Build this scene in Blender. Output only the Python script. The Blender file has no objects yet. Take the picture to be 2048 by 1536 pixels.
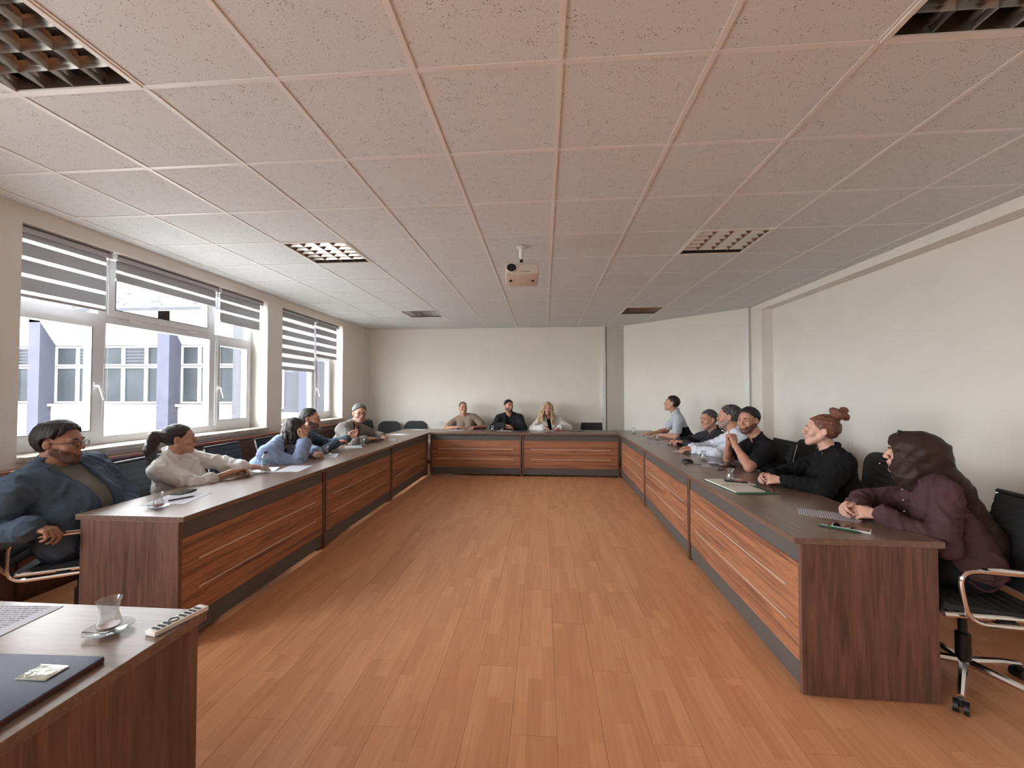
import bpy, bmesh, math, random
import numpy as np
from mathutils import Vector, Matrix
rnd = random.Random(7)
PI = math.pi
SC = bpy.context.scene
COL = SC.collection

# ------------------------------------------------------------------ camera
CAMZ = 1.44
cam_d = bpy.data.cameras.new('camera'); cam = bpy.data.objects.new('camera', cam_d); COL.objects.link(cam)
cam_d.sensor_fit = 'HORIZONTAL'; cam_d.sensor_width = 36.0
cam_d.lens = 821.2 / 2048 * 36.0
cam_d.clip_start = 0.05; cam_d.clip_end = 400
cam.location = (0, 0, CAMZ)
cam.rotation_euler = (math.radians(90 + 1.272), math.radians(0.0), math.radians(4.406))
SC.camera = cam
# ------------------------------------------------------------------ light
W = bpy.data.worlds.new('overcast_sky'); SC.world = W; W.use_nodes = True
bg = W.node_tree.nodes['Background']
bg.inputs[0].default_value = (0.93, 0.97, 1.0, 1); bg.inputs[1].default_value = 21.5
SC.view_settings.view_transform = 'Standard'; SC.view_settings.look = 'None'
SC.view_settings.exposure = 0.0; SC.view_settings.gamma = 1.0
SC.view_settings.use_curve_mapping = False
SC.cycles.max_bounces = 10; SC.cycles.diffuse_bounces = 7; SC.cycles.glossy_bounces = 4
SC.cycles.transparent_max_bounces = 16; SC.cycles.transmission_bounces = 8
SC.cycles.sample_clamp_indirect = 8.0
SC.cycles.caustics_reflective = False; SC.cycles.caustics_refractive = False
SC.cycles.use_denoising = True
XL = -3.68; YB = 8.30; ZC = 2.767; XR = 3.22; XRR = 3.38; YN = -3.4
WINS = [(2.61, 5.21, 3), (5.52, 7.27, 2), (-0.90, 1.15, 3), (-3.1, -1.20, 3)]  # last two are unseen windows, added and sized for the room light
ZS, ZH = 0.99, 2.66
for (a, b, n) in WINS:                              # daylight portals: guide sampling, give off no light
    l = bpy.data.lights.new('window_portal', 'AREA'); l.shape = 'RECTANGLE'; l.size = ZH - ZS; l.size_y = b - a
    l.cycles.is_portal = True
    o = bpy.data.objects.new('window_portal', l); COL.objects.link(o)
    o.location = (-4.02, (a + b) / 2, (ZS + ZH) / 2); o.rotation_euler = (0, -PI / 2, 0)

# ------------------------------------------------------------------ materials
def lin(c):
    return tuple(((v / 255) / 12.92 if v / 255 <= 0.04045 else ((v / 255 + .055) / 1.055) ** 2.4) for v in c) + (1,)
class NT:
    def __init__(s, name):
        s.m = bpy.data.materials.new(name); s.m.use_nodes = True; s.t = s.m.node_tree
        s.b = s.t.nodes['Principled BSDF']
    def n(s, kind, **kw):
        nd = s.t.nodes.new('ShaderNode' + kind)
        for k, v in kw.items():
            if k.startswith('i_'):
                nd.inputs[int(k[2:]) if k[2:].isdigit() else k[2:].replace('_', ' ')].default_value = v
            else: setattr(nd, k, v)
        return nd
    def l(s, a, b): s.t.links.new(a, b)
    def ramp(s, fac, stops):
        r = s.n('ValToRGB'); e = r.color_ramp.elements
        while len(e) < len(stops): e.new(0.5)
        for k, (p, c) in enumerate(stops): e[k].position = p; e[k].color = c
        s.l(fac, r.inputs[0]); return r.outputs[0]
    def coord(s, scale=(1, 1, 1), kind='Object', rand=False):
        tc = s.n('TexCoord'); mp = s.n('Mapping'); s.l(tc.outputs[kind], mp.inputs[0]); mp.inputs[3].default_value = scale
        if rand:
            oi = s.n('ObjectInfo'); ml = s.n('Math', operation='MULTIPLY'); s.l(oi.outputs['Random'], ml.inputs[0]); ml.inputs[1].default_value = 37.0
            s.l(ml.outputs[0], mp.inputs[1])
        return mp.outputs[0]
    def bump(s, h, strength=.2, dist=.002):
        b = s.n('Bump'); b.inputs['Strength'].default_value = strength; b.inputs['Distance'].default_value = dist
        s.l(h, b.inputs['Height']); s.l(b.outputs[0], s.b.inputs['Normal'])
def plain(name, col, rough=.6, metal=0, spec=.5, noise=0, nscale=30, bump=0, bscale=200, bdist=.001, emis=None):
    k = NT(name); c = lin(col); k.b.inputs['Roughness'].default_value = rough; k.b.inputs['Metallic'].default_value = metal
    k.b.inputs['Specular IOR Level'].default_value = spec
    if noise:
        v = k.coord(); nz = k.n('TexNoise', i_Scale=nscale, i_Detail=4.0); k.l(v, nz.inputs[0])
        lo = tuple(x * (1 - noise) for x in c[:3]) + (1,); hi = tuple(min(1, x * (1 + noise)) for x in c[:3]) + (1,)
        k.l(k.ramp(nz.outputs[0], [(.3, lo), (.7, hi)]), k.b.inputs[0])
    else: k.b.inputs[0].default_value = c
    if bump:
        v = k.coord(); nz = k.n('TexNoise', i_Scale=bscale, i_Detail=3.0); k.l(v, nz.inputs[0]); k.bump(nz.outputs[0], bump, bdist)
    return k.m
def wood(name, stops, grain=(1, 14, 14), rough=.38, fine=.25, wav=2.2, coat=0.0):
    k = NT(name); v = k.coord(grain, rand=True)
    n1 = k.n('TexNoise', i_Scale=wav, i_Detail=6.0, i_Distortion=1.2); n1.inputs['Roughness'].default_value = .62; k.l(v, n1.inputs[0])
    base = k.ramp(n1.outputs[0], stops)
    v2 = k.coord(tuple(g * 6 if g > 2 else g * 1.5 for g in grain), rand=True)
    n2 = k.n('TexNoise', i_Scale=5.0, i_Detail=3.0); k.l(v2, n2.inputs[0])
    g = k.ramp(n2.outputs[0], [(.35, (1 - fine,) * 3 + (1,)), (.6, (1, 1, 1, 1))])
    mx = k.n('MixRGB', blend_type='MULTIPLY'); mx.inputs[0].default_value = 1; k.l(base, mx.inputs[1]); k.l(g, mx.inputs[2])
    k.l(mx.outputs[0], k.b.inputs[0]); k.b.inputs['Roughness'].default_value = rough
    k.b.inputs['Coat Weight'].default_value = coat; k.b.inputs['Coat Roughness'].default_value = .25
    k.bump(n2.outputs[0], .12, .0006)
    return k.m
def glassy(name, tint=(1, 1, 1), gloss=.10, mixd=0.0, dcol=(.9, .9, .9)):
    k = NT(name); t = k.t; t.nodes.remove(k.b)
    tr = k.n('BsdfTransparent'); tr.inputs[0].default_value = tint + (1,)
    gl = k.n('BsdfGlossy'); gl.inputs['Roughness'].default_value = .03
    lw = k.n('LayerWeight'); lw.inputs[0].default_value = .35
    ma = k.n('MapRange'); k.l(lw.outputs['Facing'], ma.inputs[0]); ma.inputs[3].default_value = gloss * .4; ma.inputs[4].default_value = min(1, gloss * 3.5)
    mx = k.n('MixShader'); k.l(ma.outputs[0], mx.inputs[0]); k.l(tr.outputs[0], mx.inputs[1]); k.l(gl.outputs[0], mx.inputs[2])
    out = mx.outputs[0]
    if mixd:
        df = k.n('BsdfDiffuse'); df.inputs[0].default_value = dcol + (1,)
        m2 = k.n('MixShader'); m2.inputs[0].default_value = mixd; k.l(out, m2.inputs[1]); k.l(df.outputs[0], m2.inputs[2]); out = m2.outputs[0]
    k.l(out, t.nodes['Material Output'].inputs[0]); return k.m

M = {}
M['wall'] = plain('wall_paint', (232, 229, 220), .75, bump=.25, bscale=120, noise=.02, nscale=3)
M['wall_white'] = plain('white_paint', (226, 225, 220), .6)
M['trunk'] = plain('white_plastic_trunking', (226, 226, 222), .45)
M['pvc'] = plain('white_pvc', (215, 216, 218), .35)
M['pvc_dark'] = plain('rubber_gasket', (60, 60, 62), .6)
def m_tile():
    k = NT('mineral_fibre_tile'); v = k.coord(rand=True)
    vo = k.n('TexVoronoi', i_Scale=100.0); k.l(v, vo.inputs[0])
    nz = k.n('TexNoise', i_Scale=22.0, i_Detail=2.0); k.l(v, nz.inputs[0])
    th = k.n('MapRange'); k.l(nz.outputs[0], th.inputs[0]); th.inputs[1].default_value = .38; th.inputs[2].default_value = .68; th.inputs[3].default_value = .05; th.inputs[4].default_value = .30
    lt = k.n('Math', operation='LESS_THAN'); k.l(vo.outputs['Distance'], lt.inputs[0]); k.l(th.outputs[0], lt.inputs[1])
    sp = k.n('TexNoise', i_Scale=260.0, i_Detail=2.0); k.l(v, sp.inputs[0])
    base = k.ramp(sp.outputs[0], [(.3, lin((208, 212, 214))), (.7, lin((226, 230, 232)))])
    mx = k.n('MixRGB'); k.l(lt.outputs[0], mx.inputs[0]); k.l(base, mx.inputs[1]); mx.inputs[2].default_value = lin((146, 142, 140))
    k.l(mx.outputs[0], k.b.inputs[0]); k.b.inputs['Roughness'].default_value = .9
    iv = k.n('Math', operation='SUBTRACT'); iv.inputs[0].default_value = 1.0; k.l(lt.outputs[0], iv.inputs[1]); k.bump(iv.outputs[0], .5, .002)
    return k.m
M['tile'] = m_tile()
M['tbar'] = plain('white_enamel_bar', (228, 228, 228), .4)
def m_floor():
    k = NT('beech_laminate'); v = k.coord((1, 1, 1), rand=False)
    oi = k.n('ObjectInfo'); sx = k.n('SeparateXYZ'); tc = k.n('TexCoord'); k.l(tc.outputs['Object'], sx.inputs[0])
    # three printed strips per board, each broken along its length
    st = k.n('Math', operation='MULTIPLY'); k.l(sx.outputs[0], st.inputs[0]); st.inputs[1].default_value = 1 / .0655
    off = k.n('Math', operation='ADD'); k.l(st.outputs[0], off.inputs[0]); off.inputs[1].default_value = 100.0
    fl = k.n('Math', operation='FLOOR'); k.l(off.outputs[0], fl.inputs[0])
    yy = k.n('Math', operation='MULTIPLY'); k.l(sx.outputs[1], yy.inputs[0]); yy.inputs[1].default_value = 2.4
    w1 = k.n('TexWhiteNoise', noise_dimensions='2D'); cb = k.n('CombineXYZ'); k.l(fl.outputs[0], cb.inputs[0]); k.l(oi.outputs['Random'], cb.inputs[1]); k.l(cb.outputs[0], w1.inputs['Vector'])
    ya = k.n('Math', operation='ADD'); k.l(yy.outputs[0], ya.inputs[0]); k.l(w1.outputs['Value'], ya.inputs[1])
    fy = k.n('Math', operation='FLOOR'); k.l(ya.outputs[0], fy.inputs[0])
    cb2 = k.n('CombineXYZ'); k.l(fl.outputs[0], cb2.inputs[0]); k.l(fy.outputs[0], cb2.inputs[1]); k.l(oi.outputs['Random'], cb2.inputs[2])
    w2 = k.n('TexWhiteNoise', noise_dimensions='3D'); k.l(cb2.outputs[0], w2.inputs['Vector'])
    tone = k.ramp(w2.outputs['Value'], [(0, lin((213, 149, 107))), (.5, lin((220, 157, 114))), (1, lin((226, 164, 121)))])
    v2 = k.coord((60, 3, 1), rand=True); nz = k.n('TexNoise', i_Scale=1.0, i_Detail=5.0, i_Distortion=.6); k.l(v2, nz.inputs[0])
    g = k.ramp(nz.outputs[0], [(.3, (.88, .84, .81, 1)), (.62, (1, 1, 1, 1))])
    mx = k.n('MixRGB', blend_type='MULTIPLY'); mx.inputs[0].default_value = .9; k.l(tone, mx.inputs[1]); k.l(g, mx.inputs[2])
    k.l(mx.outputs[0], k.b.inputs[0]); k.b.inputs['Roughness'].default_value = .42; k.b.inputs['Specular IOR Level'].default_value = .4
    return k.m
M['floor'] = m_floor()
WST = [(.28, lin((78, 54, 46))), (.48, lin((108, 78, 67))), (.62, lin((126, 92, 79))), (.78, lin((92, 66, 57)))]
M['wood_h'] = wood('walnut_veneer_horizontal', [(.28, lin((110, 70, 56))), (.44, lin((152, 102, 78))), (.56, lin((186, 130, 96))), (.74, lin((130, 86, 68)))], (.55, 1, 15), .36, wav=1.7)
M['wood_v'] = wood('walnut_veneer_vertical', WST, (11, 11, .8), .42)
M['wood_top'] = wood('walnut_table_top', [(.25, lin((100, 78, 66))), (.5, lin((120, 96, 82))), (.75, lin((136, 110, 96)))], (1, 16, 16), .34, fine=.15, coat=.35)
M['wood_cab'] = wood('radiator_cover_wood', [(.25, lin((70, 42, 38))), (.5, lin((98, 62, 54))), (.75, lin((112, 72, 62)))], (10, 10, .8), .45)
M['ledge'] = wood('ledge_wood', [(.25, lin((128, 74, 54))), (.75, lin((160, 98, 74)))], (12, 1, 12), .3)
M['gray'] = plain('graphite_laminate', (92, 91, 89), .45, noise=.04, nscale=60)
M['alu'] = plain('brushed_aluminium', (228, 214, 200), .35, .6)
M['chrome'] = plain('chrome', (225, 225, 225), .12, 1.0)
M['black'] = plain('black_plastic', (26, 26, 28), .45)
M['blackfab'] = plain('black_mesh_fabric', (46, 48, 50), .8, bump=.3, bscale=500)
M['greyfab'] = plain('charcoal_upholstery', (58, 62, 62), .9, noise=.15, nscale=200, bump=.3, bscale=400)
M['marble'] = plain('marble_sill', (176, 168, 156), .35, noise=.28, nscale=9)
def zebra(name, col, a=0.0):
    k = NT(name); k.b.inputs[0].default_value = lin(col); k.b.inputs['Roughness'].default_value = .9
    tl = k.n('BsdfTranslucent'); tl.inputs[0].default_value = lin(col); mx = k.n('MixShader'); mx.inputs[0].default_value = .25 if not a else .6
    k.l(k.b.outputs[0], mx.inputs[1]); k.l(tl.outputs[0], mx.inputs[2]); out = mx.outputs[0]
    if a:
        tr = k.n('BsdfTransparent'); m2 = k.n('MixShader'); m2.inputs[0].default_value = a; k.l(out, m2.inputs[1]); k.l(tr.outputs[0], m2.inputs[2]); out = m2.outputs[0]
    k.l(out, k.t.nodes['Material Output'].inputs[0]); return k.m
M['blind_op'] = zebra('blind_fabric_opaque', (176, 177, 180)); M['blind_sh'] = zebra('blind_fabric_sheer', (236, 234, 226), .45)
M['cassette'] = plain('blind_cassette', (178, 178, 182), .4)
M['chain'] = plain('bead_chain', (150, 148, 144), .5)
M['glass'] = glassy('window_glass', gloss=.05)
M['cup'] = glassy('tea_glass', (.93, .94, .94), gloss=.12, mixd=.05)
M['pet'] = glassy('clear_bottle_plastic', (.93, .96, .98), gloss=.12, mixd=.12)
M['tea'] = plain('red_tea', (150, 30, 22), .1); M['tea_dark'] = plain('dark_tea', (70, 22, 16), .1)
M['white'] = plain('white_plastic', (226, 224, 220), .4); M['proj'] = plain('projector_shell', (205, 196, 186), .4)
M['paper'] = plain('paper', (200, 200, 206), .8)
def m_text():
    k = NT('printed_paper'); v = k.coord((1, 1, 1)); sx = k.n('SeparateXYZ'); k.l(v, sx.inputs[0])
    w = k.n('Math', operation='MULTIPLY'); k.l(sx.outputs[1], w.inputs[0]); w.inputs[1].default_value = 85.0
    fr = k.n('Math', operation='FRACT'); k.l(w.outputs[0], fr.inputs[0]); g = k.n('Math', operation='GREATER_THAN'); k.l(fr.outputs[0], g.inputs[0]); g.inputs[1].default_value = .5
    vv = k.coord((380, 85, 1)); nz = k.n('TexNoise', i_Scale=1.0); k.l(vv, nz.inputs[0]); g2 = k.n('Math', operation='GREATER_THAN'); k.l(nz.outputs[0], g2.inputs[0]); g2.inputs[1].default_value = .46
    ab = k.n('Math', operation='ABSOLUTE'); k.l(sx.outputs[0], ab.inputs[0]); g3 = k.n('Math', operation='LESS_THAN'); k.l(ab.outputs[0], g3.inputs[0]); g3.inputs[1].default_value = .082
    a = k.n('Math', operation='MULTIPLY'); k.l(g.outputs[0], a.inputs[0]); k.l(g2.outputs[0], a.inputs[1])
    b = k.n('Math', operation='MULTIPLY'); k.l(a.outputs[0], b.inputs[0]); k.l(g3.outputs[0], b.inputs[1])
    mx = k.n('MixRGB'); k.l(b.outputs[0], mx.inputs[0]); mx.inputs[1].default_value = lin((198, 198, 206)); mx.inputs[2].default_value = lin((104, 104, 114))
    k.l(mx.outputs[0], k.b.inputs[0]); k.b.inputs['Roughness'].default_value = .8; return k.m
M['print'] = m_text()
def fabric(name, col, n=.08, bump=.25): return plain(name, col, .9, spec=.2, noise=n, nscale=180, bump=bump, bscale=350)
def m_plaid():
    k = NT('plaid_flannel'); v = k.coord((1, 1, 1)); sx = k.n('SeparateXYZ'); k.l(v, sx.inputs[0]); outs = []
    for ax, f in ((1, 16.0), (2, 16.0)):
        w = k.n('Math', operation='MULTIPLY'); k.l(sx.outputs[ax], w.inputs[0]); w.inputs[1].default_value = f
        fr = k.n('Math', operation='FRACT'); k.l(w.outputs[0], fr.inputs[0]); g = k.n('Math', operation='GREATER_THAN'); k.l(fr.outputs[0], g.inputs[0]); g.inputs[1].default_value = .55; outs.append(g.outputs[0])
    ad = k.n('Math', operation='ADD'); k.l(outs[0], ad.inputs[0]); k.l(outs[1], ad.inputs[1]); hf = k.n('Math', operation='MULTIPLY'); k.l(ad.outputs[0], hf.inputs[0]); hf.inputs[1].default_value = .5
    k.l(k.ramp(hf.outputs[0], [(0, lin((92, 104, 116))), (.5, lin((60, 66, 78))), (1, lin((34, 38, 48)))]), k.b.inputs[0]); k.b.inputs['Roughness'].default_value = .9; return k.m
M['plaid'] = m_plaid()
def m_hair(name, c1, c2):
    k = NT(name); v = k.coord((170, 170, 22)); nz = k.n('TexNoise', i_Scale=1.0, i_Detail=3.0, i_Distortion=1.0); k.l(v, nz.inputs[0])
    k.l(k.ramp(nz.outputs[0], [(.35, lin(c1)), (.65, lin(c2))]), k.b.inputs[0]); k.b.inputs['Roughness'].default_value = .55; k.bump(nz.outputs[0], .9, .003); return k.m
M['hair_black'] = m_hair('black_hair', (18, 16, 16), (46, 40, 38)); M['hair_brown'] = m_hair('dark_brown_hair', (24, 18, 17), (56, 44, 42))
M['hair_grey'] = m_hair('grey_hair', (70, 70, 70), (142, 142, 142)); M['hair_pepper'] = m_hair('greying_hair', (44, 42, 42), (98, 94, 92))
M['hair_blonde'] = m_hair('blonde_hair', (156, 122, 84), (222, 196, 156)); M['hair_auburn'] = m_hair('auburn_hair', (88, 52, 40), (140, 92, 72))
M['beard_dark'] = m_hair('dark_beard', (84, 58, 50), (120, 84, 72)); M['beard_grey'] = m_hair('grey_beard', (146, 116, 102), (176, 142, 126))
M['eye_white'] = plain('eye_white', (196, 186, 178), .3); M['iris'] = plain('dark_iris', (40, 26, 20), .2)

# ------------------------------------------------------------------ object helpers
def link(name, me, m=None, parent=None, **props):
    o = bpy.data.objects.new(name, me); COL.objects.link(o)
    if m is not None:
        for x in (m if isinstance(m, (list, tuple)) else [m]): me.materials.append(x)
    if parent is not None: o.parent = parent
    for k, v in props.items(): o[k] = v
    return o
def obj(name, bm, m=None, parent=None, smooth=False, **props):
    me = bpy.data.meshes.new(name); bmesh.ops.recalc_face_normals(bm, faces=bm.faces); bm.to_mesh(me); bm.free()
    if smooth:
        for p in me.polygons: p.use_smooth = True
        if smooth != 'all':
            me.set_sharp_from_angle(angle=math.radians(40))
    return link(name, me, m, parent, **props)
def thing(name, label, cat, loc=(0, 0, 0), rz=0, group=None):
    o = bpy.data.objects.new(name, None); COL.objects.link(o); o.location = loc; o.rotation_euler = (0, 0, rz); o.empty_display_size = .05
    o['label'] = label; o['category'] = cat
    if group: o['group'] = group
    return o
def box(bm, x0, x1, y0, y1, z0, z1, bev=0):
    vs = [bm.verts.new((x, y, z)) for z in (z0, z1) for y in (y0, y1) for x in (x0, x1)]
    fs = [bm.faces.new([vs[i] for i in f]) for f in ((0, 2, 3, 1), (4, 5, 7, 6), (0, 1, 5, 4), (2, 6, 7, 3), (0, 4, 6, 2), (1, 3, 7, 5))]
    if bev:
        es = list({e for f in fs for e in f.edges}); bmesh.ops.bevel(bm, geom=es, offset=bev, segments=2, affect='EDGES', profile=.6)
    return bm
def bx(*a, bev=0): return box(bmesh.new(), *a, bev=bev)
def tube(bm, pts, r, seg=8, closed=False):
    pts = [Vector(p) for p in pts]; n = len(pts); rings = []; up = None
    for i, p in enumerate(pts):
        a = pts[(i - 1) % n] if (closed or i > 0) else p; b = pts[(i + 1) % n] if (closed or i < n - 1) else p
        d = (b - a).normalized()
        if up is None: up = d.orthogonal().normalized()
        u = (up - d * up.dot(d)).normalized(); w = d.cross(u); up = u; rr = r[i] if isinstance(r, (list, tuple)) else r
        rings.append([bm.verts.new(p + (u * math.cos(2 * PI * k / seg) + w * math.sin(2 * PI * k / seg)) * rr) for k in range(seg)])
    for i in range(n if closed else n - 1):
        A, B = rings[i], rings[(i + 1) % n]
        for k in range(seg): bm.faces.new((A[k], A[(k + 1) % seg], B[(k + 1) % seg], B[k]))
    if not closed: bm.faces.new(rings[0][::-1]); bm.faces.new(rings[-1])
    return bm
def arcpts(pts, rad, seg=6):
    """polyline with rounded corners"""
    pts = [Vector(p) for p in pts]; out = [pts[0]]
    for i in range(1, len(pts) - 1):
        a, b, c = pts[i - 1], pts[i], pts[i + 1]; u = (a - b).normalized(); v = (c - b).normalized(); r = min(rad, (a - b).length * .48, (c - b).length * .48)
        for k in range(seg + 1):
            t = k / seg; out.append((b + u * r) * (1 - t) ** 2 + b * 2 * t * (1 - t) + (b + v * r) * t * t)
    out.append(pts[-1]); return out
def lathe(bm, prof, seg=20, off=(0, 0, 0)):
    rings = []
    for (r, z) in prof:
        if r < 1e-5: rings.append([bm.verts.new((off[0], off[1], z + off[2]))])
        else: rings.append([bm.verts.new((off[0] + r * math.cos(2 * PI * k / seg), off[1] + r * math.sin(2 * PI * k / seg), z + off[2])) for k in range(seg)])
    for A, B in zip(rings, rings[1:]):
        for k in range(seg):
            a = A[k % len(A)], A[(k + 1) % len(A)]; b = B[(k + 1) % len(B)], B[k % len(B)]
            f = []
            for v in (a[0], a[1], b[0], b[1]):
                if v not in f: f.append(v)
            if len(f) > 2: bm.faces.new(f)
    return bm
def copy_tree(o, parent=None):
    c = o.copy(); COL.objects.link(c)
    if parent is not None: c.parent = parent
    for ch in list(o.children): copy_tree(ch, c)
    return c
def struct(name, bm, m, parent=None, **p):
    o = obj(name, bm, m, parent, **p)
    if parent is None: o['kind'] = 'structure'
    return o
# ================================================================== ROOM
# floor: subfloor slab plus laminate boards, each a piece
fl = struct('floor', bx(XL - .05, XRR + .05, YN, YB + .1, -.06, -.0105), plain('subfloor', (90, 60, 44), .8))
PW, PL = .1965, 1.29
pm = bpy.data.meshes.new('plank'); b = bx(0, PW - .0012, 0, PL - .0012, -.0105, 0, bev=0); b.to_mesh(pm); b.free(); pm.materials.append(M['floor'])
def plank_vis(x0, y0):
    x1, y1 = x0 + PW, y0 + PL
    if y1 < .95: return False
    if x0 > -2.1 and x1 < 1.4: return y0 < 7.3 and y1 > 1.2
    if x0 < -2.5: return y1 > 1.7 and y0 < 4.2
    if x0 > 1.3: return y1 > 1.2 and y0 < 3.6
    return False
k = 0; i = 0; x = XL
rest = bmesh.new()
while x < XRR:
    y = YN - (i * .43) % PL
    while y < YB:
        if plank_vis(x, y):
            link('plank', pm, None, fl).location = (x, y, 0); k += 1
        else: box(rest, x, min(x + PW - .0012, XRR), max(y, YN), min(y + PL - .0012, YB), -.0105, 0)
        y += PL
    x += PW; i += 1
obj('far_boards', rest, M['floor'], fl, kind='stuff')
print('planks', k)

# ceiling: T bar grid, tiles lying on it
GX, GY, T = .069, 1.0275, .6
ce = struct('ceiling', bx(XL - .3, XRR + .1, YN, YB + .1, ZC + .12, ZC + .2), M['wall_white'])
fix_cells = {(-4, 0), (2, 0), (-4, 4), (2, 4), (-4, 9), (2, 9), (-4, -5), (2, -5)}
tm = bpy.data.meshes.new('tile'); b = bx(.006, T - .006, .006, T - .006, .004, .018); b.to_mesh(tm); b.free(); tm.materials.append(M['tile'])
restt = bmesh.new(); nt = 0
def diag_x(y): return 3.20 - (y - 6.67) * 1.0 if y > 6.67 else XR
for j in range(-8, 13):
    for i in range(-7, 6):
        if (i, j) in fix_cells: continue
        x0, y0 = GX + i * T, GY + j * T
        x1, y1 = x0 + T, y0 + T
        if x1 < XL or x0 > XR or y0 > YB or y1 < YN: continue
        full = x0 >= XL - .01 and x1 <= XR + .01 and y1 <= YB
        if j >= -1:
            if full: link('tile', tm, None, ce).location = (x0, y0, ZC); nt += 1
            else:
                o = obj('tile', bx(max(x0, XL) + .006 - x0, min(x1, XR + .1) - .006 - x0, .006, min(y1, YB) - .006 - y0, .004, .018), M['tile'], ce); o.location = (x0, y0, ZC)
        else: box(restt, max(x0, XL) + .006, min(x1, XR) - .006, max(y0, YN) + .006, y1 - .006, ZC + .004, ZC + .018)
obj('rear_tiles', restt, M['tile'], ce, kind='stuff')
for i in range(-6, 6):
    x0 = GX + i * T
    o = obj('main_bar', box(bx(x0 - .012, x0 + .012, YN, YB, ZC, ZC + .003), x0 - .002, x0 + .002, YN, YB, ZC + .003, ZC + .035), M['tbar'], ce)
for j in range(-7, 13):
    y0 = GY + j * T
    xa = XL
    bb = bmesh.new()
    for i in range(-7, 6):
        xs, xe = max(XL, GX + i * T + .012), min(XR, GX + (i + 1) * T - .012)
        if xe > xs: box(bb, xs, xe, y0 - .012, y0 + .012, ZC + .0004, ZC + .003)
    obj('cross_bar', bb, M['tbar'], ce)
obj('edge_angle', box(box(bmesh.new(), XL, XL + .02, YN, YB, ZC - .001, ZC + .002), XL, 1.2, YB - .02, YB, ZC - .001, ZC + .002), M['tbar'], ce)

# walls
def wall_left():
    bm = bmesh.new(); xo = -4.02
    box(bm, xo, XL, YN, YB + .3, -.06, ZS - .045); box(bm, xo, XL, YN, YB + .3, ZH, ZC + .15)
    ys = sorted([(a, b) for a, b, n in WINS]); y = YN
    for a, b in ys: box(bm, xo, XL, y, a, ZS - .045, ZH); y = b
    box(bm, xo, XL, y, YB + .3, ZS - .045, ZH)
    return bm
struct('wall_left', wall_left(), M['wall'])
struct('wall_back', bx(XL - .3, 1.25, YB, YB + .2, -.06, ZC + .15), M['wall'])
struct('wall_rear', bx(XL - .3, XRR + .2, YN - .2, YN, -.06, ZC + .15), M['wall'])
def prism(bm, poly, z0, z1):
    a = [bm.verts.new((x, y, z0)) for x, y in poly]; c = [bm.verts.new((x, y, z1)) for x, y in poly]; n = len(poly)
    bm.faces.new(a[::-1]); bm.faces.new(c)
    for i in range(n): bm.faces.new((a[i], a[(i + 1) % n], c[(i + 1) % n], c[i]))
    return bm
struct('column', prism(bmesh.new(), [(1.25, 8.24), (1.58, 8.24), (1.58, 8.5), (1.25, 8.5)], -.06, ZC + .15), plain('column_paint_shaded', (196, 192, 182), .75, bump=.2, bscale=120))  # darker than the walls: the column's shading is put into its colour
struct('wall_diagonal', prism(bmesh.new(), [(1.55, 8.27), (3.22, 6.63), (3.45, 6.8), (1.7, 8.6)], -.06, ZC + .15), M['wall'])
struct('wall_right', bx(XRR, XRR + .2, YN, 6.5, -.06, ZC + .15), M['wall'])
def frame_right():
    bm = bmesh.new(); box(bm, XR, XRR + .2, 6.33, 6.66, -.06, ZC + .15); box(bm, XR, XRR, YN, 6.33, 2.685, ZC + .15); return bm
struct('wall_right_frame', frame_right(), M['wall'])
struct('trim_1', bx(1.16, 1.225, 8.245, 8.30, 0, ZC), M['trunk'])
o = struct('trim_2', bx(-.04, .04, -.03, .0, 0, ZC), M['trunk']); o.location = (3.165, 6.665, 0); o.rotation_euler = (0, 0, -PI / 4)
struct('trim_3', bx(XL, XL + .06, 8.22, 8.30, 0, ZC), M['trunk'])
struct('baseboard_back', bx(XL + .09, 1.24, YB - .015, YB, 0, .07), M['wood_v'])

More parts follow.
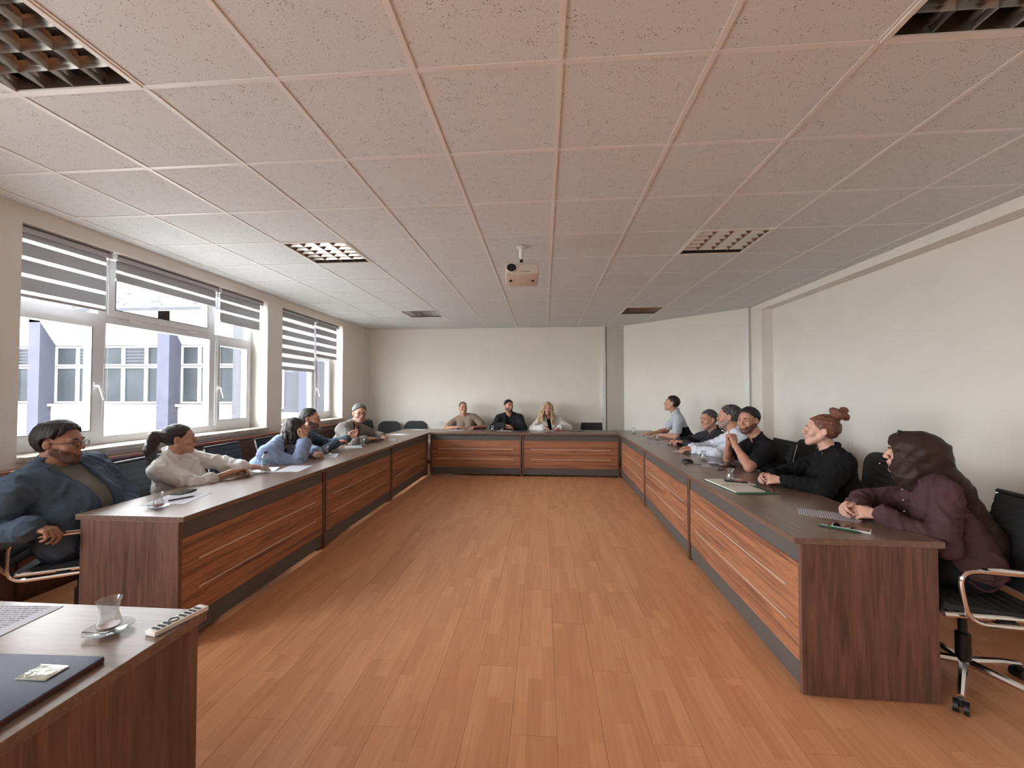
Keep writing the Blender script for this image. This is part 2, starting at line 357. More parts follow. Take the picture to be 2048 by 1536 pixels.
# windows
def win(y0, y1, cols, num):
    """upvc window: frame, mullions, sashes with panes. cols: list of (ya, yb, kind)"""
    root = bx(-3.97, -3.90, y0, y1, ZS, ZS + .07); box(root, -3.97, -3.90, y0, y1, ZH - .07, ZH)
    box(root, -3.97, -3.90, y0, y0 + .06, ZS + .07, ZH - .07); box(root, -3.97, -3.90, y1 - .06, y1, ZS + .07, ZH - .07)
    w = struct('window_%d' % num, root, M['pvc'])
    ZT = 2.10
    for k, (a, b, kind) in enumerate(cols):
        if k: obj('mullion', bx(-3.97, -3.895, a - .035, a + .035, ZS + .07, ZH - .07), M['pvc'], w)
        ya = a + (.035 if k else .06); yb = b - (.035 if k < len(cols) - 1 else .06)
        obj('transom', bx(-3.97, -3.895, ya, yb, ZT - .035, ZT + .035), M['pvc'], w)
        for (za, zb, sash) in ((ZS + .07, ZT - .035, kind == 's'), (ZT + .035, ZH - .07, kind == 'm')):
            if sash:
                s = bmesh.new(); t = .055; xx = (-3.955, -3.875)
                box(s, *xx, ya, yb, za, za + t); box(s, *xx, ya, yb, zb - t, zb); box(s, *xx, ya, ya + t, za + t, zb - t); box(s, *xx, yb - t, yb, za + t, zb - t)
                so = obj('sash', s, M['pvc'], w)
                g = bmesh.new(); box(g, -3.876, -3.873, ya + t, ya + t + .006, za + t, zb - t); box(g, -3.876, -3.873, yb - t - .006, yb - t, za + t, zb - t); box(g, -3.876, -3.873, ya + t, yb - t, za + t, za + t + .006)
                obj('gasket', g, M['pvc_dark'], so)
                if kind == 's':
                    h = bmesh.new(); hy = yb - .03 if k == 0 else ya + .03; hz = (za + zb) / 2 - .06
                    box(h, -3.875, -3.862, hy - .014, hy + .014, hz - .035, hz + .035, bev=.004); tube(h, arcpts([(-3.865, hy, hz), (-3.83, hy, hz), (-3.825, hy + .035, hz - .12)], .012), .009)
                    obj('handle', h, M['white'], so, smooth=True)
                else:
                    h = bmesh.new()
                    for yy in (ya + .25, yb - .25): box(h, -3.895, -3.868, yy - .05, yy + .05, za - .02, za + .01, bev=.004)
                    obj('hinge_cover', h, M['pvc'], so)
                obj('pane', bx(-3.925, -3.915, ya + t - .004, yb - t + .004, za + t - .004, zb - t + .004), M['glass'], so)
            else:
                obj('pane', bx(-3.94, -3.93, ya - .004, yb + .004, za - .004, zb + .004), M['glass'], w)
    return w
w1 = win(2.61, 5.21, [(2.61, 3.33, 's'), (3.33, 4.54, 'm'), (4.54, 5.21, 's')], 1)
w2 = win(5.52, 7.27, [(5.52, 6.66, 'm'), (6.66, 7.27, 's')], 2)
unseen_w3 = win(-.90, 1.15, [(-.90, -.20, 's'), (-.20, 1.15, 'm')], 3)  # unseen, added behind the camera to brighten the room, narrowed to dim the near ceiling
unseen_w4 = win(-3.1, -1.20, [(-3.1, -2.4, 's'), (-2.4, -1.2, 'm')], 4)  # unseen as well, added for more daylight from the left
n = 4
for (a, b, _) in WINS:
    bm = bx(-3.96, XL + .05, a + .01, b - .01, ZS - .043, ZS - .002, bev=.004)
    o = struct('trim_%d' % n, bm, M['marble'])
    n += 1

# radiator cover along the window wall: carcass, ledge, doors and a mesh grille
rc = thing('radiator_cover', 'long dark wooden radiator cover with a reddish ledge under the windows', 'radiator cover', (XL, 0, 0))
YE = YB - .075
obj('carcass', bx(.005, .085, YN + .01, YE, 0, .885), M['wood_cab'], rc)
obj('ledge', bx(.004, .11, YN + .01, YE, .886, .912, bev=.004), M['ledge'], rc)
for (a, b) in [(y, y + .62) for y in np.arange(-3.2, 7.9, .64)]:
    grille = abs(a - 3.84) < .33 or abs(a - 6.4) < .33
    if not grille:
        obj('door_panel', bx(.086, .101, a + .004, min(b, YE) - .004, .05, .87), M['wood_cab'], rc)
    else:
        g = bmesh.new(); 
        for (p, q, r_, s) in ((a, a + .05, .05, .87), (b - .05, b, .05, .87), (a + .05, b - .05, .05, .12), (a + .05, b - .05, .82, .87)): box(g, .086, .101, p, q, r_, s)
        fr = obj('grille_frame', g, M['wood_cab'], rc)
        g = bmesh.new(); yy0, yy1, zz0, zz1 = a + .05, b - .05, .12, .82; st = .036; L = (yy1 - yy0) + (zz1 - zz0)
        t = 0
        while t < L:
            # diagonal both ways, clipped to the opening
            for sgn in (1, -1):
                p0 = (max(0, t - (zz1 - zz0)), min(t, zz1 - zz0)); p1 = (min(t, yy1 - yy0), max(0, t - (yy1 - yy0)))
                Y0 = yy0 + p0[0] if sgn > 0 else yy1 - p0[0]; Y1 = yy0 + p1[0] if sgn > 0 else yy1 - p1[0]
                if abs(Y0 - Y1) > .01: tube(g, [(.092, Y0, zz0 + p0[1]), (.092, Y1, zz0 + p1[1])], .004, 4)
            t += st
        obj('mesh_grille', g, M['wood_cab'], fr)

# roller blinds (zebra)
def blind(y0, y1, zbot, label, chain=True, cyc=.126, ph=0.0, xb=-3.755, op=.78):
    t = thing('roller_blind', label, 'blind', (xb, (y0 + y1) / 2, ZH), 0, 'striped roller blinds')
    w = (y1 - y0) / 2
    obj('cassette', bx(-.045, .03, -w, w, -.055, -.002, bev=.008), M['cassette'], t)
    obj('valance_groove', bx(.0305, .033, -w + .01, w - .01, -.02, -.012), M['pvc_dark'], t)
    f = (y1 - y0) / 2 - .015; z = -.055; bot = zbot - ZH; q = 0
    while z > bot + .001:
        zn = max(bot, z - (cyc * op - (ph if q == 0 else 0) if q % 2 == 0 else cyc * (1 - op)))
        if q % 2 == 0: obj('opaque_band', bx(.0, .0015, -f, f, zn, z), M['blind_op'], t)
        else: obj('sheer_band', bx(.0002, .001, -f, f, zn, z), M['blind_sh'], t)
        z = zn; q += 1
    obj('bottom_rail', bx(-.006, .008, -f, f, bot - .022, bot, bev=.003), M['cassette'], t)
    if chain:
        c = bmesh.new(); yc = w - .012; zb = -1.55
        tube(c, arcpts([(.03, yc, -.03), (.03, yc, zb), (.035, yc - .025, zb - .06), (.04, yc - .05, zb), (.035, yc - .012, -.03)], .05), .0016, 5)
        obj('bead_chain', c, M['chain'], t)
        obj('end_cap', bx(-.05, .036, w, w + .012, -.062, 0, bev=.004), M['white'], t)
    return t
blind(2.625, 3.25, 2.16, 'wide striped blind half lowered over the near left sash of the big window', ph=.057)
blind(3.30, 4.43, 2.45, 'striped blind rolled up nearly to the top of the big window middle bay', ph=.02)
blind(4.47, 5.17, 2.29, 'short striped blind over the narrow far sash of the big window', ph=.03)
blind(5.56, 6.47, 1.80, 'longest striped blind, hanging low over the second window from the camera', ph=.02, cyc=.132, op=.62)
blind(6.50, 7.20, 2.06, 'narrow bright striped blind at the far end of the second window', ph=.05, cyc=.140, op=.68)

# recessed louvre ceiling lights
def louvre_light(ci, cj, label):
    x0, y0 = GX + ci * T, GY + cj * T
    t = thing('ceiling_light', label, 'ceiling light', (x0 + T / 2, y0 + T / 2, ZC), 0, 'recessed square ceiling lights with mirror louvres')
    h = T / 2 - .002; bm = bmesh.new()
    for (a, b, c, d) in ((-h, h, -h, -h + .022), (-h, h, h - .022, h), (-h, -h + .022, -h + .022, h - .022), (h - .022, h, -h + .022, h - .022)): box(bm, a, b, c, d, -.004, .004)
    obj('frame', bm, M['white'], t)
    mir = M['mirror']; bm = bmesh.new(); g = h - .022
    box(bm, -g, g, -g, g, .095, .1); 
    for (a, b, c, d) in ((-g - .003, -g, -g, g), (g, g + .003, -g, g), (-g, g, -g - .003, -g), (-g, g, g, g + .003)): box(bm, a, b, c, d, .004, .1)
    obj('housing', bm, M['housing'], t)
    # four lengthwise mirror troughs and cross louvres
    bm = bmesh.new(); s = 2 * g / 4
    for k in range(5):
        xc = -g + k * s; pr = [(0, .001), (.004, .012), (.010, .028), (.022, .048)]
        for sg in (-1, 1):
            if (k == 0 and sg < 0) or (k == 4 and sg > 0): continue
            for (a, z0), (b_, z1) in zip(pr, pr[1:]):
                v = [bm.verts.new(q) for q in ((xc + sg * a, -g, z0), (xc + sg * b_, -g, z1), (xc + sg * b_, g, z1), (xc + sg * a, g, z0))]; bm.faces.new(v)
    obj('side_reflector', bm, mir, t, smooth='all')
    for k in range(1, 6):
        yc = -g + k * 2 * g / 6
        bm = bmesh.new()
        for q in range(4):
            xa, xb_ = -g + q * s + .001, -g + (q + 1) * s - .001; pr = [(0, .0015), (.006, .018), (.016, .040)]
            for sg in (-1, 1):
                for (a, z0), (b_, z1) in zip(pr, pr[1:]):
                    v = [bm.verts.new(p) for p in ((xa + z0 * .3, yc + sg * a, z0), (xb_ - z0 * .3, yc + sg * a, z0), (xb_ - z1 * .3, yc + sg * b_, z1), (xa + z1 * .3, yc + sg * b_, z1))]; bm.faces.new(v)
        obj('cross_louvre', bm, mir, t, smooth='all')
    for k in range(4):
        bm = bmesh.new(); xc = -g + (k + .5) * s; tube(bm, [(xc, -g + .01, .075), (xc, g - .01, .075)], .008, 8); obj('lamp_tube', bm, M['white'], t, smooth=True)
    return t
M['mirror'] = plain('mirror_aluminium', (172, 168, 164), .16, 1.0); M['housing'] = plain('dark_fitting', (90, 82, 76), .3, .6)
f0 = louvre_light(-4, 0, 'large louvred light in the ceiling above the near left corner')
louvre_light(2, 0, 'large louvred light in the ceiling above the near right corner')
louvre_light(-4, 4, 'louvred ceiling light left of the projector, above the left tables')
louvre_light(2, 4, 'louvred ceiling light right of the projector, above the right tables')
louvre_light(-4, 9, 'small far louvred ceiling light in a bright patch near the second window')
louvre_light(2, 9, 'small far louvred ceiling light near the slanting wall')

# projector
pj = thing('projector', 'white ceiling projector hanging from a short pole in the middle of the room', 'projector', (-.20, 3.70, ZC - .001))
bm = bmesh.new(); lathe(bm, [(0, 0), (.045, 0), (.045, -.012), (.02, -.02), (.02, -.1), (0, -.1)], 16); obj('ceiling_plate', bm, M['white'], pj, smooth=True)
bm = bmesh.new(); lathe(bm, [(0, -.1), (.013, -.1), (.013, -.155), (0, -.155)], 12); obj('pole', bm, M['white'], pj, smooth=True)
bm = bmesh.new(); box(bm, -.014, .014, -.014, .014, -.145, -.115); obj('pole_clamp', bm, M['black'], pj)
bm = bmesh.new(); box(bm, -.03, .03, -.02, .02, -.185, -.150, bev=.004); box(bm, -.10, .06, -.06, .06, -.207, -.186, bev=.004); obj('bracket', bm, M['proj'], pj)
bd = bx(-.145, .145, -.11, .11, -.055, .055, bev=.022); pb = obj('body', bd, M['proj'], pj, smooth=True); pb.location = (0.005, -.02, -.262); pb.rotation_euler = (math.radians(-17), 0, math.radians(4))
bm = bmesh.new(); lathe(bm, [(.044, 0), (.05, 0), (.05, .016), (.044, .016), (.042, 0)], 24)
for v in bm.verts: v.co = Vector((v.co.x, -v.co.z, v.co.y))
ls = obj('lens_ring', bm, M['white'], pb, smooth=True); ls.location = (-.09, -.105, .002)
bm = bmesh.new(); lathe(bm, [(0, 0), (.042, 0), (.042, .004), (.03, .006), (0, .012)], 24)
for v in bm.verts: v.co = Vector((v.co.x, -v.co.z, v.co.y))
l2 = obj('lens', bm, M['black'], pb, smooth=True); l2.location = (-.09, -.108, .002)
bm = bmesh.new()
for q in range(9): box(bm, .135, .1465, -.08 + q * .018, -.07 + q * .018, -.03, .03)
obj('side_vent', bm, M['housing'], pb)
obj('logo_plate', bx(-.01, .07, -.1115, -.109, -.034, -.030), M['housing'], pb)
for sx_ in (-.1, .1): lathe_b = lathe(bmesh.new(), [(0, 0), (.012, 0), (.012, -.008), (0, -.008)], 12, (sx_, 0, -.055)); obj('foot', lathe_b, M['black'], pb)

# sockets
def socket(loc, rz, label):
    t = thing('wall_socket', label, 'socket', loc, rz)
    obj('plate', bx(-.041, .041, -.012, 0, -.041, .041, bev=.004), M['white'], t)
    bm = bmesh.new(); lathe(bm, [(.019, 0), (.022, 0), (.022, -.006), (.019, -.006), (.018, .0)], 20)
    for v in bm.verts: v.co = Vector((v.co.x, v.co.z - .011, v.co.y))
    obj('socket_ring', bm, M['trunk'], t)
    bm = bmesh.new()
    for sx_ in (-.0095, .0095): box(bm, sx_ - .003, sx_ + .003, -.0135, -.012, -.003, .003)
    obj('pin_hole', bm, M['black'], t)
socket((-2.10, YB - .0005, .83), 0, 'white wall socket on the back wall above the left corner table')
socket((XRR - .0005, 4.83, .87), -PI / 2, 'white wall socket on the right wall between the two women')

# ================================================================== OUTSIDE
M['out_white'] = plain('white_render', (122, 123, 124), .9, noise=.04, nscale=2)
M['out_blue'] = plain('blue_grey_render', (46, 47, 60), .9, noise=.12, nscale=3, bump=.5, bscale=40, bdist=.01)
M['out_grey'] = plain('rough_grey_render', (44, 45, 52), .9, noise=.12, nscale=3, bump=.8, bscale=60, bdist=.015)
M['out_rock'] = plain('rocky_slope', (56, 56, 59), .95, noise=.6, nscale=5, bump=1, bscale=3, bdist=.5)
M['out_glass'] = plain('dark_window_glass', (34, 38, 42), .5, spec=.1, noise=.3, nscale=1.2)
M['out_ground'] = plain('pale_concrete', (184, 182, 178), .9, noise=.08, nscale=.6)
struct('ground_outside', bx(-60, XL - .35, -30, 60, -1.2, -1.0), M['out_ground'])
bw = thing('building_wing', 'white office wing with blue-grey pillars and white windows across the yard', 'building', (-13, 12, -1.0))
def P_(x0, x1, y0, y1, z0, z1, **k): return bx(x0 + 13, x1 + 13, y0 - 12, y1 - 12, z0 + 1, z1 + 1, **k)
obj('lower_wall', P_(-26, -8.83, 11.9, 12.4, -1, 1.10), M['out_white'], bw)
obj('window_ledge', P_(-26, -8.83, 11.80, 11.9, 1.02, 1.10), M['out_white'], bw)
bm = bmesh.new(); pr = [(12.0, 2.95), (11.57, 3.65), (11.57, 3.95), (14, 3.95), (14, 2.95)]
A = [bm.verts.new((-26 + 13, y - 12, z + 1)) for y, z in pr]; B = [bm.verts.new((-8.83 + 13, y - 12, z + 1)) for y, z in pr]
bm.faces.new(A[::-1]); bm.faces.new(B)
for q in range(5): bm.faces.new((A[q], A[(q + 1) % 5], B[(q + 1) % 5], B[q]))
obj('eaves_beam', bm, M['out_white'], bw)
obj('roof_slab', P_(-26.3, -8.85, 11.58, 20, 3.951, 4.05), M['out_grey'], bw)
for px_ in (-20.35, -16.01, -11.69):
    obj('pillar', P_(px_, px_ + .39, 11.57, 12.02, -1, 3.94), M['out_blue'], bw)
def bay(x0, x1, nc):
    wds = (x1 - x0) / nc
    for c in range(nc):
        a, b_ = x0 + c * wds, x0 + (c + 1) * wds
        for (za, zb) in ((1.12, 2.28), (2.30, 2.93)):
            bm = bmesh.new(); t = .055
            for q in ((a + .005, b_ - .005, za, za + t), (a + .005, b_ - .005, zb - t, zb), (a + .005, a + t, za + t, zb - t), (b_ - t, b_ - .005, za + t, zb - t)): box(bm, q[0] + 13, q[1] + 13, -.02, .05, q[2] + 1, q[3] + 1)
            f = obj('window_frame', bm, M['out_white'], bw)
            obj('pane', P_(a + t, b_ - t, 12.02, 12.03, za + t, zb - t), M['out_glass'], f)
            if zb > 2.5 and c % 2 == 1 or (x0 > -12 and c == 3):
                bm = bmesh.new(); z = zb - t
                while z > za + t + .04: box(bm, a + t + 13, b_ - t + 13, .005, .012, z - .05 + 1, z + 1); z -= .1
                obj('blind_slats', bm, M['out_grey'], f)
bay(-20.3 + .34, -16.01, 4); bay(-15.62, -11.69, 5); bay(-11.30, -8.83, 4)
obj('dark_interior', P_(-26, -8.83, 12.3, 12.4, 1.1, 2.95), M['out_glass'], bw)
nb = thing('building_corner', 'rough grey corner of the same building seen beyond the far sash', 'building', (-6, 11, -1.0))
obj('grey_wall', bx(-2.80, 1.6, 0, 1.2, 0, 4.95), M['out_grey'], nb)
obj('blue_pillar', bx(-.62, -.24, -.35, 0, 0, 4.95), M['out_blue'], nb)
obj('white_band', bx(-2.0, -.65, -.02, 0, 1.4, 1.9), M['out_white'], nb)
wf = obj('window_frame', bx(-1.75, -1.25, -.03, 0, 2.0, 3.9), M['out_white'], nb); obj('pane', bx(-1.70, -1.30, -.035, -.03, 2.05, 3.85), M['out_glass'], wf)
# rocky hillside above the roof
bm = bmesh.new(); nx, ny = 60, 24; V = {}
for a in range(nx + 1):
    for c in range(ny + 1):
        x_ = -70 + a * 1.6; y_ = 19 + c * 1.5
        h = -1 + min(1, (c + 1) / 3) * 3 + c * 1.15 + 1.2 * math.sin(x_ * .31 + c * .4) + .5 * math.sin(x_ * 1.1 + c * 1.7) + rnd.uniform(-.35, .35)
        V[a, c] = bm.verts.new((x_, y_, h))
for a in range(nx):
    for c in range(ny): bm.faces.new((V[a, c], V[a + 1, c], V[a + 1, c + 1], V[a, c + 1]))
o = obj('hillside', bm, M['out_rock'], None, smooth='all'); o['kind'] = 'structure'
# ================================================================== DESKS
def desk(name, label, origin, rz, L, group, front=True, Dp=.66, leftp=True, rightp=True, cat='desk'):
    """local: x along the front, y = depth away from the front, front face at y=0"""
    t = thing(name, label, cat, (origin[0], origin[1], 0), rz, group)
    obj('table_top', bx(0, L - .003, -.03, Dp - .03, .72, .75, bev=.002), M['wood_top'], t)
    if leftp: obj('side_panel', bx(.003, .028, 0, Dp - .06, .012, .7195, bev=.0015), M['wood_v'], t)
    if rightp: obj('side_panel', bx(L - .031, L - .006, 0, Dp - .06, .012, .7195, bev=.0015), M['wood_v'], t)
    a, b = .029, L - .032
    obj('upper_band', bx(a, b, .012, .028, .616, .719), M['gray'], t)
    fp = obj('front_panel', bx(a, b, .008, .026, .145, .6155), M['wood_h'], t)
    obj('lower_band', bx(a, b, .012, .028, .03, .1445), M['gray'], t)
    for z in (.465, .295): obj('metal_strip', bx(.15, L - .15, .0045, .0079, z - .005, z + .005), M['alu'], fp)
    bm = bmesh.new()
    for x in (.05, L - .05):
        for y in (.05, Dp - .12): lathe(bm, [(0, 0), (.018, 0), (.018, .012), (0, .012)], 10, (x, y, 0))
    for x in (.05, L - .05): pass
    obj('foot', bm, M['black'], t)
    return t
def at(o, rz, x, y):  # local -> world
    return (o[0] + math.cos(rz) * x - math.sin(rz) * y, o[1] + math.sin(rz) * x + math.cos(rz) * y)
G1, G2 = 'walnut meeting desks along the window side', 'walnut meeting desks along the right side'
ys = [2.155, 3.70, 5.385, 7.085]
nm = ['near left desk with the thin red tea glass, end panel facing the camera', 'second desk of the left run, in front of the person in the pale blue blazer', 'third and farthest desk of the left run, joining the left corner table']
for k in range(3): desk('meeting_desk', nm[k], (-2.03, ys[k]), PI / 2, ys[k + 1] - ys[k], G1)
nm = ['nearest right desk with brightly lit orange-brown front, dark end panel facing the camera', 'middle desk of the right run, with the mouse and laptop on it', 'farthest desk of the right run, joining the right corner table']
yr = [2.07, 3.69, 5.38, 7.085]
for k in range(3):
    sl = .016; y1 = yr[k + 1]; x1 = 1.222 + sl * (y1 - 2.07)
    desk('meeting_desk', nm[k], (x1, y1), -PI / 2 - math.atan(sl), yr[k + 1] - yr[k], G2)
G3 = 'walnut meeting desks across the far end'
desk('meeting_desk', 'far desk in front of the man in beige polo, left half of the far end', (-1.995, 7.115), 0, 1.615, G3, Dp=.70)
desk('meeting_desk', 'far desk in front of the blonde woman, right half of the far end', (-.378, 7.115), 0, 1.66, G3, Dp=.70)
desk('meeting_desk', 'close desk at the bottom left corner, with folder, tea glass and remote control', (-1.07, 1.215), PI, 1.62, 'walnut meeting desk beside the camera')
def corner(x0, x1, y0, y1, label, sx):
    t = thing('corner_table', label, 'table', ((x0 + x1) / 2, (y0 + y1) / 2, 0)); w, h = (x1 - x0) / 2, (y1 - y0) / 2
    obj('table_top', bx(-w, w, -h, h, .72, .75, bev=.002), M['wood_top'], t)
    for sy in (-1, 1):
        obj('leg_panel', bx(sx * (w - .06) - .0125, sx * (w - .06) + .0125, sy * (h - .2) - .1, sy * (h - .2) + .1, 0, .7195), M['wood_v'], t)
    obj('leg_panel', bx(-sx * (w - .05) - .0125, -sx * (w - .05) + .0125, h - .25, h - .05, 0, .7195), M['wood_v'], t)
    return t
corner(-2.66, -2.0, 7.09, 7.785, 'left corner table top where the window run meets the far desks', -1)
corner(1.29, 1.97, 7.09, 7.785, 'right corner table top where the right run meets the far desks', 1)

# ================================================================== CHAIRS
def make_office():
    t = thing('office_chair', 'x', 'chair')
    def pad(name, f, n, w, m=M['blackfab'], amp=.010, th=.02):
        """ribbed sling: f(s)->(y,z), s 0..1"""
        bm = bmesh.new(); nu, nv = n * 6, 6; top = []; botm = []
        for i in range(nu + 1):
            s = i / nu; y, z = f(s); y2, z2 = f(min(1, s + .01)); y1, z1 = f(max(0, s - .01)); d = Vector((0, y2 - y1, z2 - z1)).normalized(); nr = Vector((0, -d.z, d.y))
            a = amp * abs(math.sin(PI * s * n)) ** .6
            row = []; rb = []
            for j in range(nv + 1):
                u = (j / nv * 2 - 1) * w; p = Vector((u, y, z)); row.append(bm.verts.new(p + nr * (a + th / 2))); rb.append(bm.verts.new(p - nr * (a * .5 + th / 2)))
            top.append(row); botm.append(rb)
        for i in range(nu):
            for j in range(nv):
                bm.faces.new((top[i][j], top[i][j + 1], top[i + 1][j + 1], top[i + 1][j])); bm.faces.new((botm[i][j], botm[i + 1][j], botm[i + 1][j + 1], botm[i][j + 1]))
            for j in (0, nv): bm.faces.new((top[i][j], top[i + 1][j], botm[i + 1][j], botm[i][j]))
        for i in (0, nu):
            for j in range(nv): bm.faces.new((top[i][j], top[i][j + 1], botm[i][j + 1], botm[i][j]))
        return obj(name, bm, m, t, smooth=True)
    seatf = lambda s: (.23 - .44 * s, .445 + .012 * math.cos(s * 3) - (.02 if s < .05 else 0))
    def backf(s): return (-.235 - .10 * s ** 1.3, .47 + .43 * s)
    pad('seat', seatf, 8, .225); pad('backrest', backf, 9, .225)
    for s in (-1, 1):
        bm = bmesh.new(); x = s * .238
        tube(bm, arcpts([(x, .235, .43), (x, -.21, .44), (x, -.25, .50), (x, -.343, .900)], .08), .0115, 8); obj('side_rail', bm, M['chrome'], t, smooth=True)
    bm = bmesh.new(); tube(bm, [(-.244, -.345, .910), (.244, -.345, .910)], .013, 8); obj('top_rail', bm, M['black'], t, smooth=True)
    for s in (-1, 1):
        x = s * .27; bm = bmesh.new()
        tube(bm, arcpts([(x, 0, .645), (x, -.20, .645), (x, -.205, .415), (x, .165, .415), (x, .20, .645), (x, 0, .645)], .075)[:-1], .010, 8, closed=True)
        a = obj('armrest', bm, M['chrome'], t, smooth=True)
        bm = bmesh.new(); box(bm, x - .018, x + .018, -.19, .10, .646, .664, bev=.006); obj('arm_pad', bm, M['chrome'], a, smooth=True)
    bm = bmesh.new(); box(bm, -.262, .262, -.03, .03, .40, .425, bev=.005); box(bm, -.08, .08, -.1, .1, .385, .41, bev=.005); obj('seat_mechanism', bm, M['black'], t)
    bm = bmesh.new(); lathe(bm, [(0, .09), (.03, .09), (.03, .24), (.018, .25), (.018, .39), (0, .39)], 16); obj('gas_column', bm, M['black'], t, smooth=True)
    for k in range(5):
        a = 2 * PI * k / 5 + .3; d = Vector((math.cos(a), math.sin(a), 0)); bm = bmesh.new()
        tube(bm, [Vector((0, 0, .105)) + d * .02, d * .20 + Vector((0, 0, .09)), d * .31 + Vector((0, 0, .072))], [.020, .016, .013], 8); lg = obj('base_leg', bm, M['chrome'], t, smooth=True)
        bm = bmesh.new(); n_ = Vector((-d.y, d.x, 0)); c = d * .31
        for s in (-1, 1): tube(bm, [c + n_ * s * .008 + Vector((0, 0, .029)), c + n_ * s * .026 + Vector((0, 0, .029))], .0285, 14)
        tube(bm, [c + Vector((0, 0, .03)), c + Vector((0, 0, .065))], .012, 8); obj('caster', bm, M['black'], lg, smooth=True)
    return t
def make_conf():
    t = thing('conference_chair', 'x', 'chair')
    def slab(name, w, h, th, rad, fn):
        bm = bmesh.new(); pts = []
        for cx, cy, a0 in ((w - rad, h - rad, 0), (-w + rad, h - rad, PI / 2), (-w + rad * .6, -h + rad * .6, PI), (w - rad * .6, -h + rad * .6, 1.5 * PI)):
            r = rad if cy > 0 else rad * .6
            for k in range(7): a = a0 + k / 6 * PI / 2; pts.append((cx + r * math.cos(a), cy + r * math.sin(a)))
        rings = []
        for z, sc in ((-th, .93), (-th * .6, 1), (th * .6, 1), (th, .93)):
            rings.append([bm.verts.new(fn(x * sc, y * sc, z)) for x, y in pts])
        n = len(pts)
        for A, B in zip(rings, rings[1:]):
            for k in range(n): bm.faces.new((A[k], A[(k + 1) % n], B[(k + 1) % n], B[k]))
        bm.faces.new(rings[0][::-1]); bm.faces.new(rings[-1]); return obj(name, bm, M['greyfab'], t, smooth=True)
    slab('seat', .235, .22, .03, .07, lambda x, y, z: Vector((x, y, .44 + z)))
    slab('backrest', .235, .19, .022, .13, lambda x, y, z: Vector((x, -.25 - .12 * (y + .19) + z - (x * x) * -.25, .68 + y)))
    bm = bmesh.new()
    for s in (-1, 1): tube(bm, arcpts([(s * .20, -.22, .40), (s * .20, -.245, .46), (s * .20, -.27, .60)], .04), .011, 8)
    obj('back_support', bm, M['black'], t, smooth=True)
    for s in (-1, 1):
        for f in (1, -1):
            bm = bmesh.new(); tube(bm, [(s * .20, f * .17, .41), (s * .235, f * .22, 0)], .011, 8); obj('leg', bm, M['black'], t, smooth=True)
    bm = bmesh.new()
    for s in (-1, 1): tube(bm, [(s * .20, -.19, .405), (s * .20, .19, .405)], .010, 6)
    obj('seat_frame', bm, M['black'], t)
    return t
off = make_office(); conf = make_conf(); used = {'o': False, 'c': False}
def chair(kind, x, y, face, label):
    p = off if kind == 'o' else conf
    c = copy_tree(p) if used[kind] else p; used[kind] = True
    c.location = (x, y, 0); c.rotation_euler = (0, 0, math.radians(face) - PI / 2); c['label'] = label
    c['group'] = 'black ribbed office chairs round the table' if kind == 'o' else 'round-backed conference chairs against the walls'
    return c
chair('o', -2.86, 2.36, 32, 'black office chair with chrome arm loop under the man in the denim jacket')
chair('o', -2.90, 3.12, 8, 'black office chair under the woman in the white shirt')
chair('o', -2.93, 3.98, 3, 'black office chair under the person in the pale blue blazer')
chair('o', -2.93, 4.68, 0, 'black office chair under the bearded man in the plaid shirt')
chair('o', -2.93, 5.64, 4, 'black office chair under the grey-haired man in the grey blazer')
chair('o', -3.02, 7.40, -12, 'empty black ribbed office chair at the left corner table')
chair('o', -1.50, 7.99, -90, 'black office chair under the man in the beige polo')
chair('o', -.66, 7.99, -90, 'black office chair under the man in the black blazer')
chair('o', .12, 7.99, -90, 'black office chair under the blonde woman')
chair('o', .97, 7.99, -90, 'empty black ribbed office chair right of the blonde woman')
chair('o', 2.30, 6.52, 172, 'black office chair under the man in the white and black T-shirt')
chair('o', 2.32, 5.42, 178, 'black office chair under the grey-haired man in the charcoal shirt')
chair('o', 2.33, 4.80, 178, 'black office chair under the man in the white shirt')
chair('o', 2.32, 4.05, 176, 'black office chair under the man in the black T-shirt')
chair('o', 2.24, 3.16, 178, 'black ribbed office chair behind the woman with the hair bun')
hc_ = chair('o', 2.09, 2.25, 172, 'black ribbed office chair with chrome base under the woman in the headscarf')
for q in hc_.children:
    if q.name.startswith('base_leg'): q.rotation_euler = (0, 0, math.radians(-18))
chair('c', -3.12, 7.86, -90, 'round-backed grey chair half hidden behind the empty office chair in the left corner')
chair('c', -2.62, 8.0, -90, 'round-backed grey chair by the back wall behind the left corner table')
chair('c', 2.92, 5.25, 180, 'round-backed dark chair by the right wall behind the man in the black T-shirt')
chair('c', 2.92, 4.13, 180, 'round-backed dark chair by the right wall, beside the wall socket')
chair('c', 2.92, 2.72, 180, 'round-backed dark chair at the right edge of the picture, by the wall')

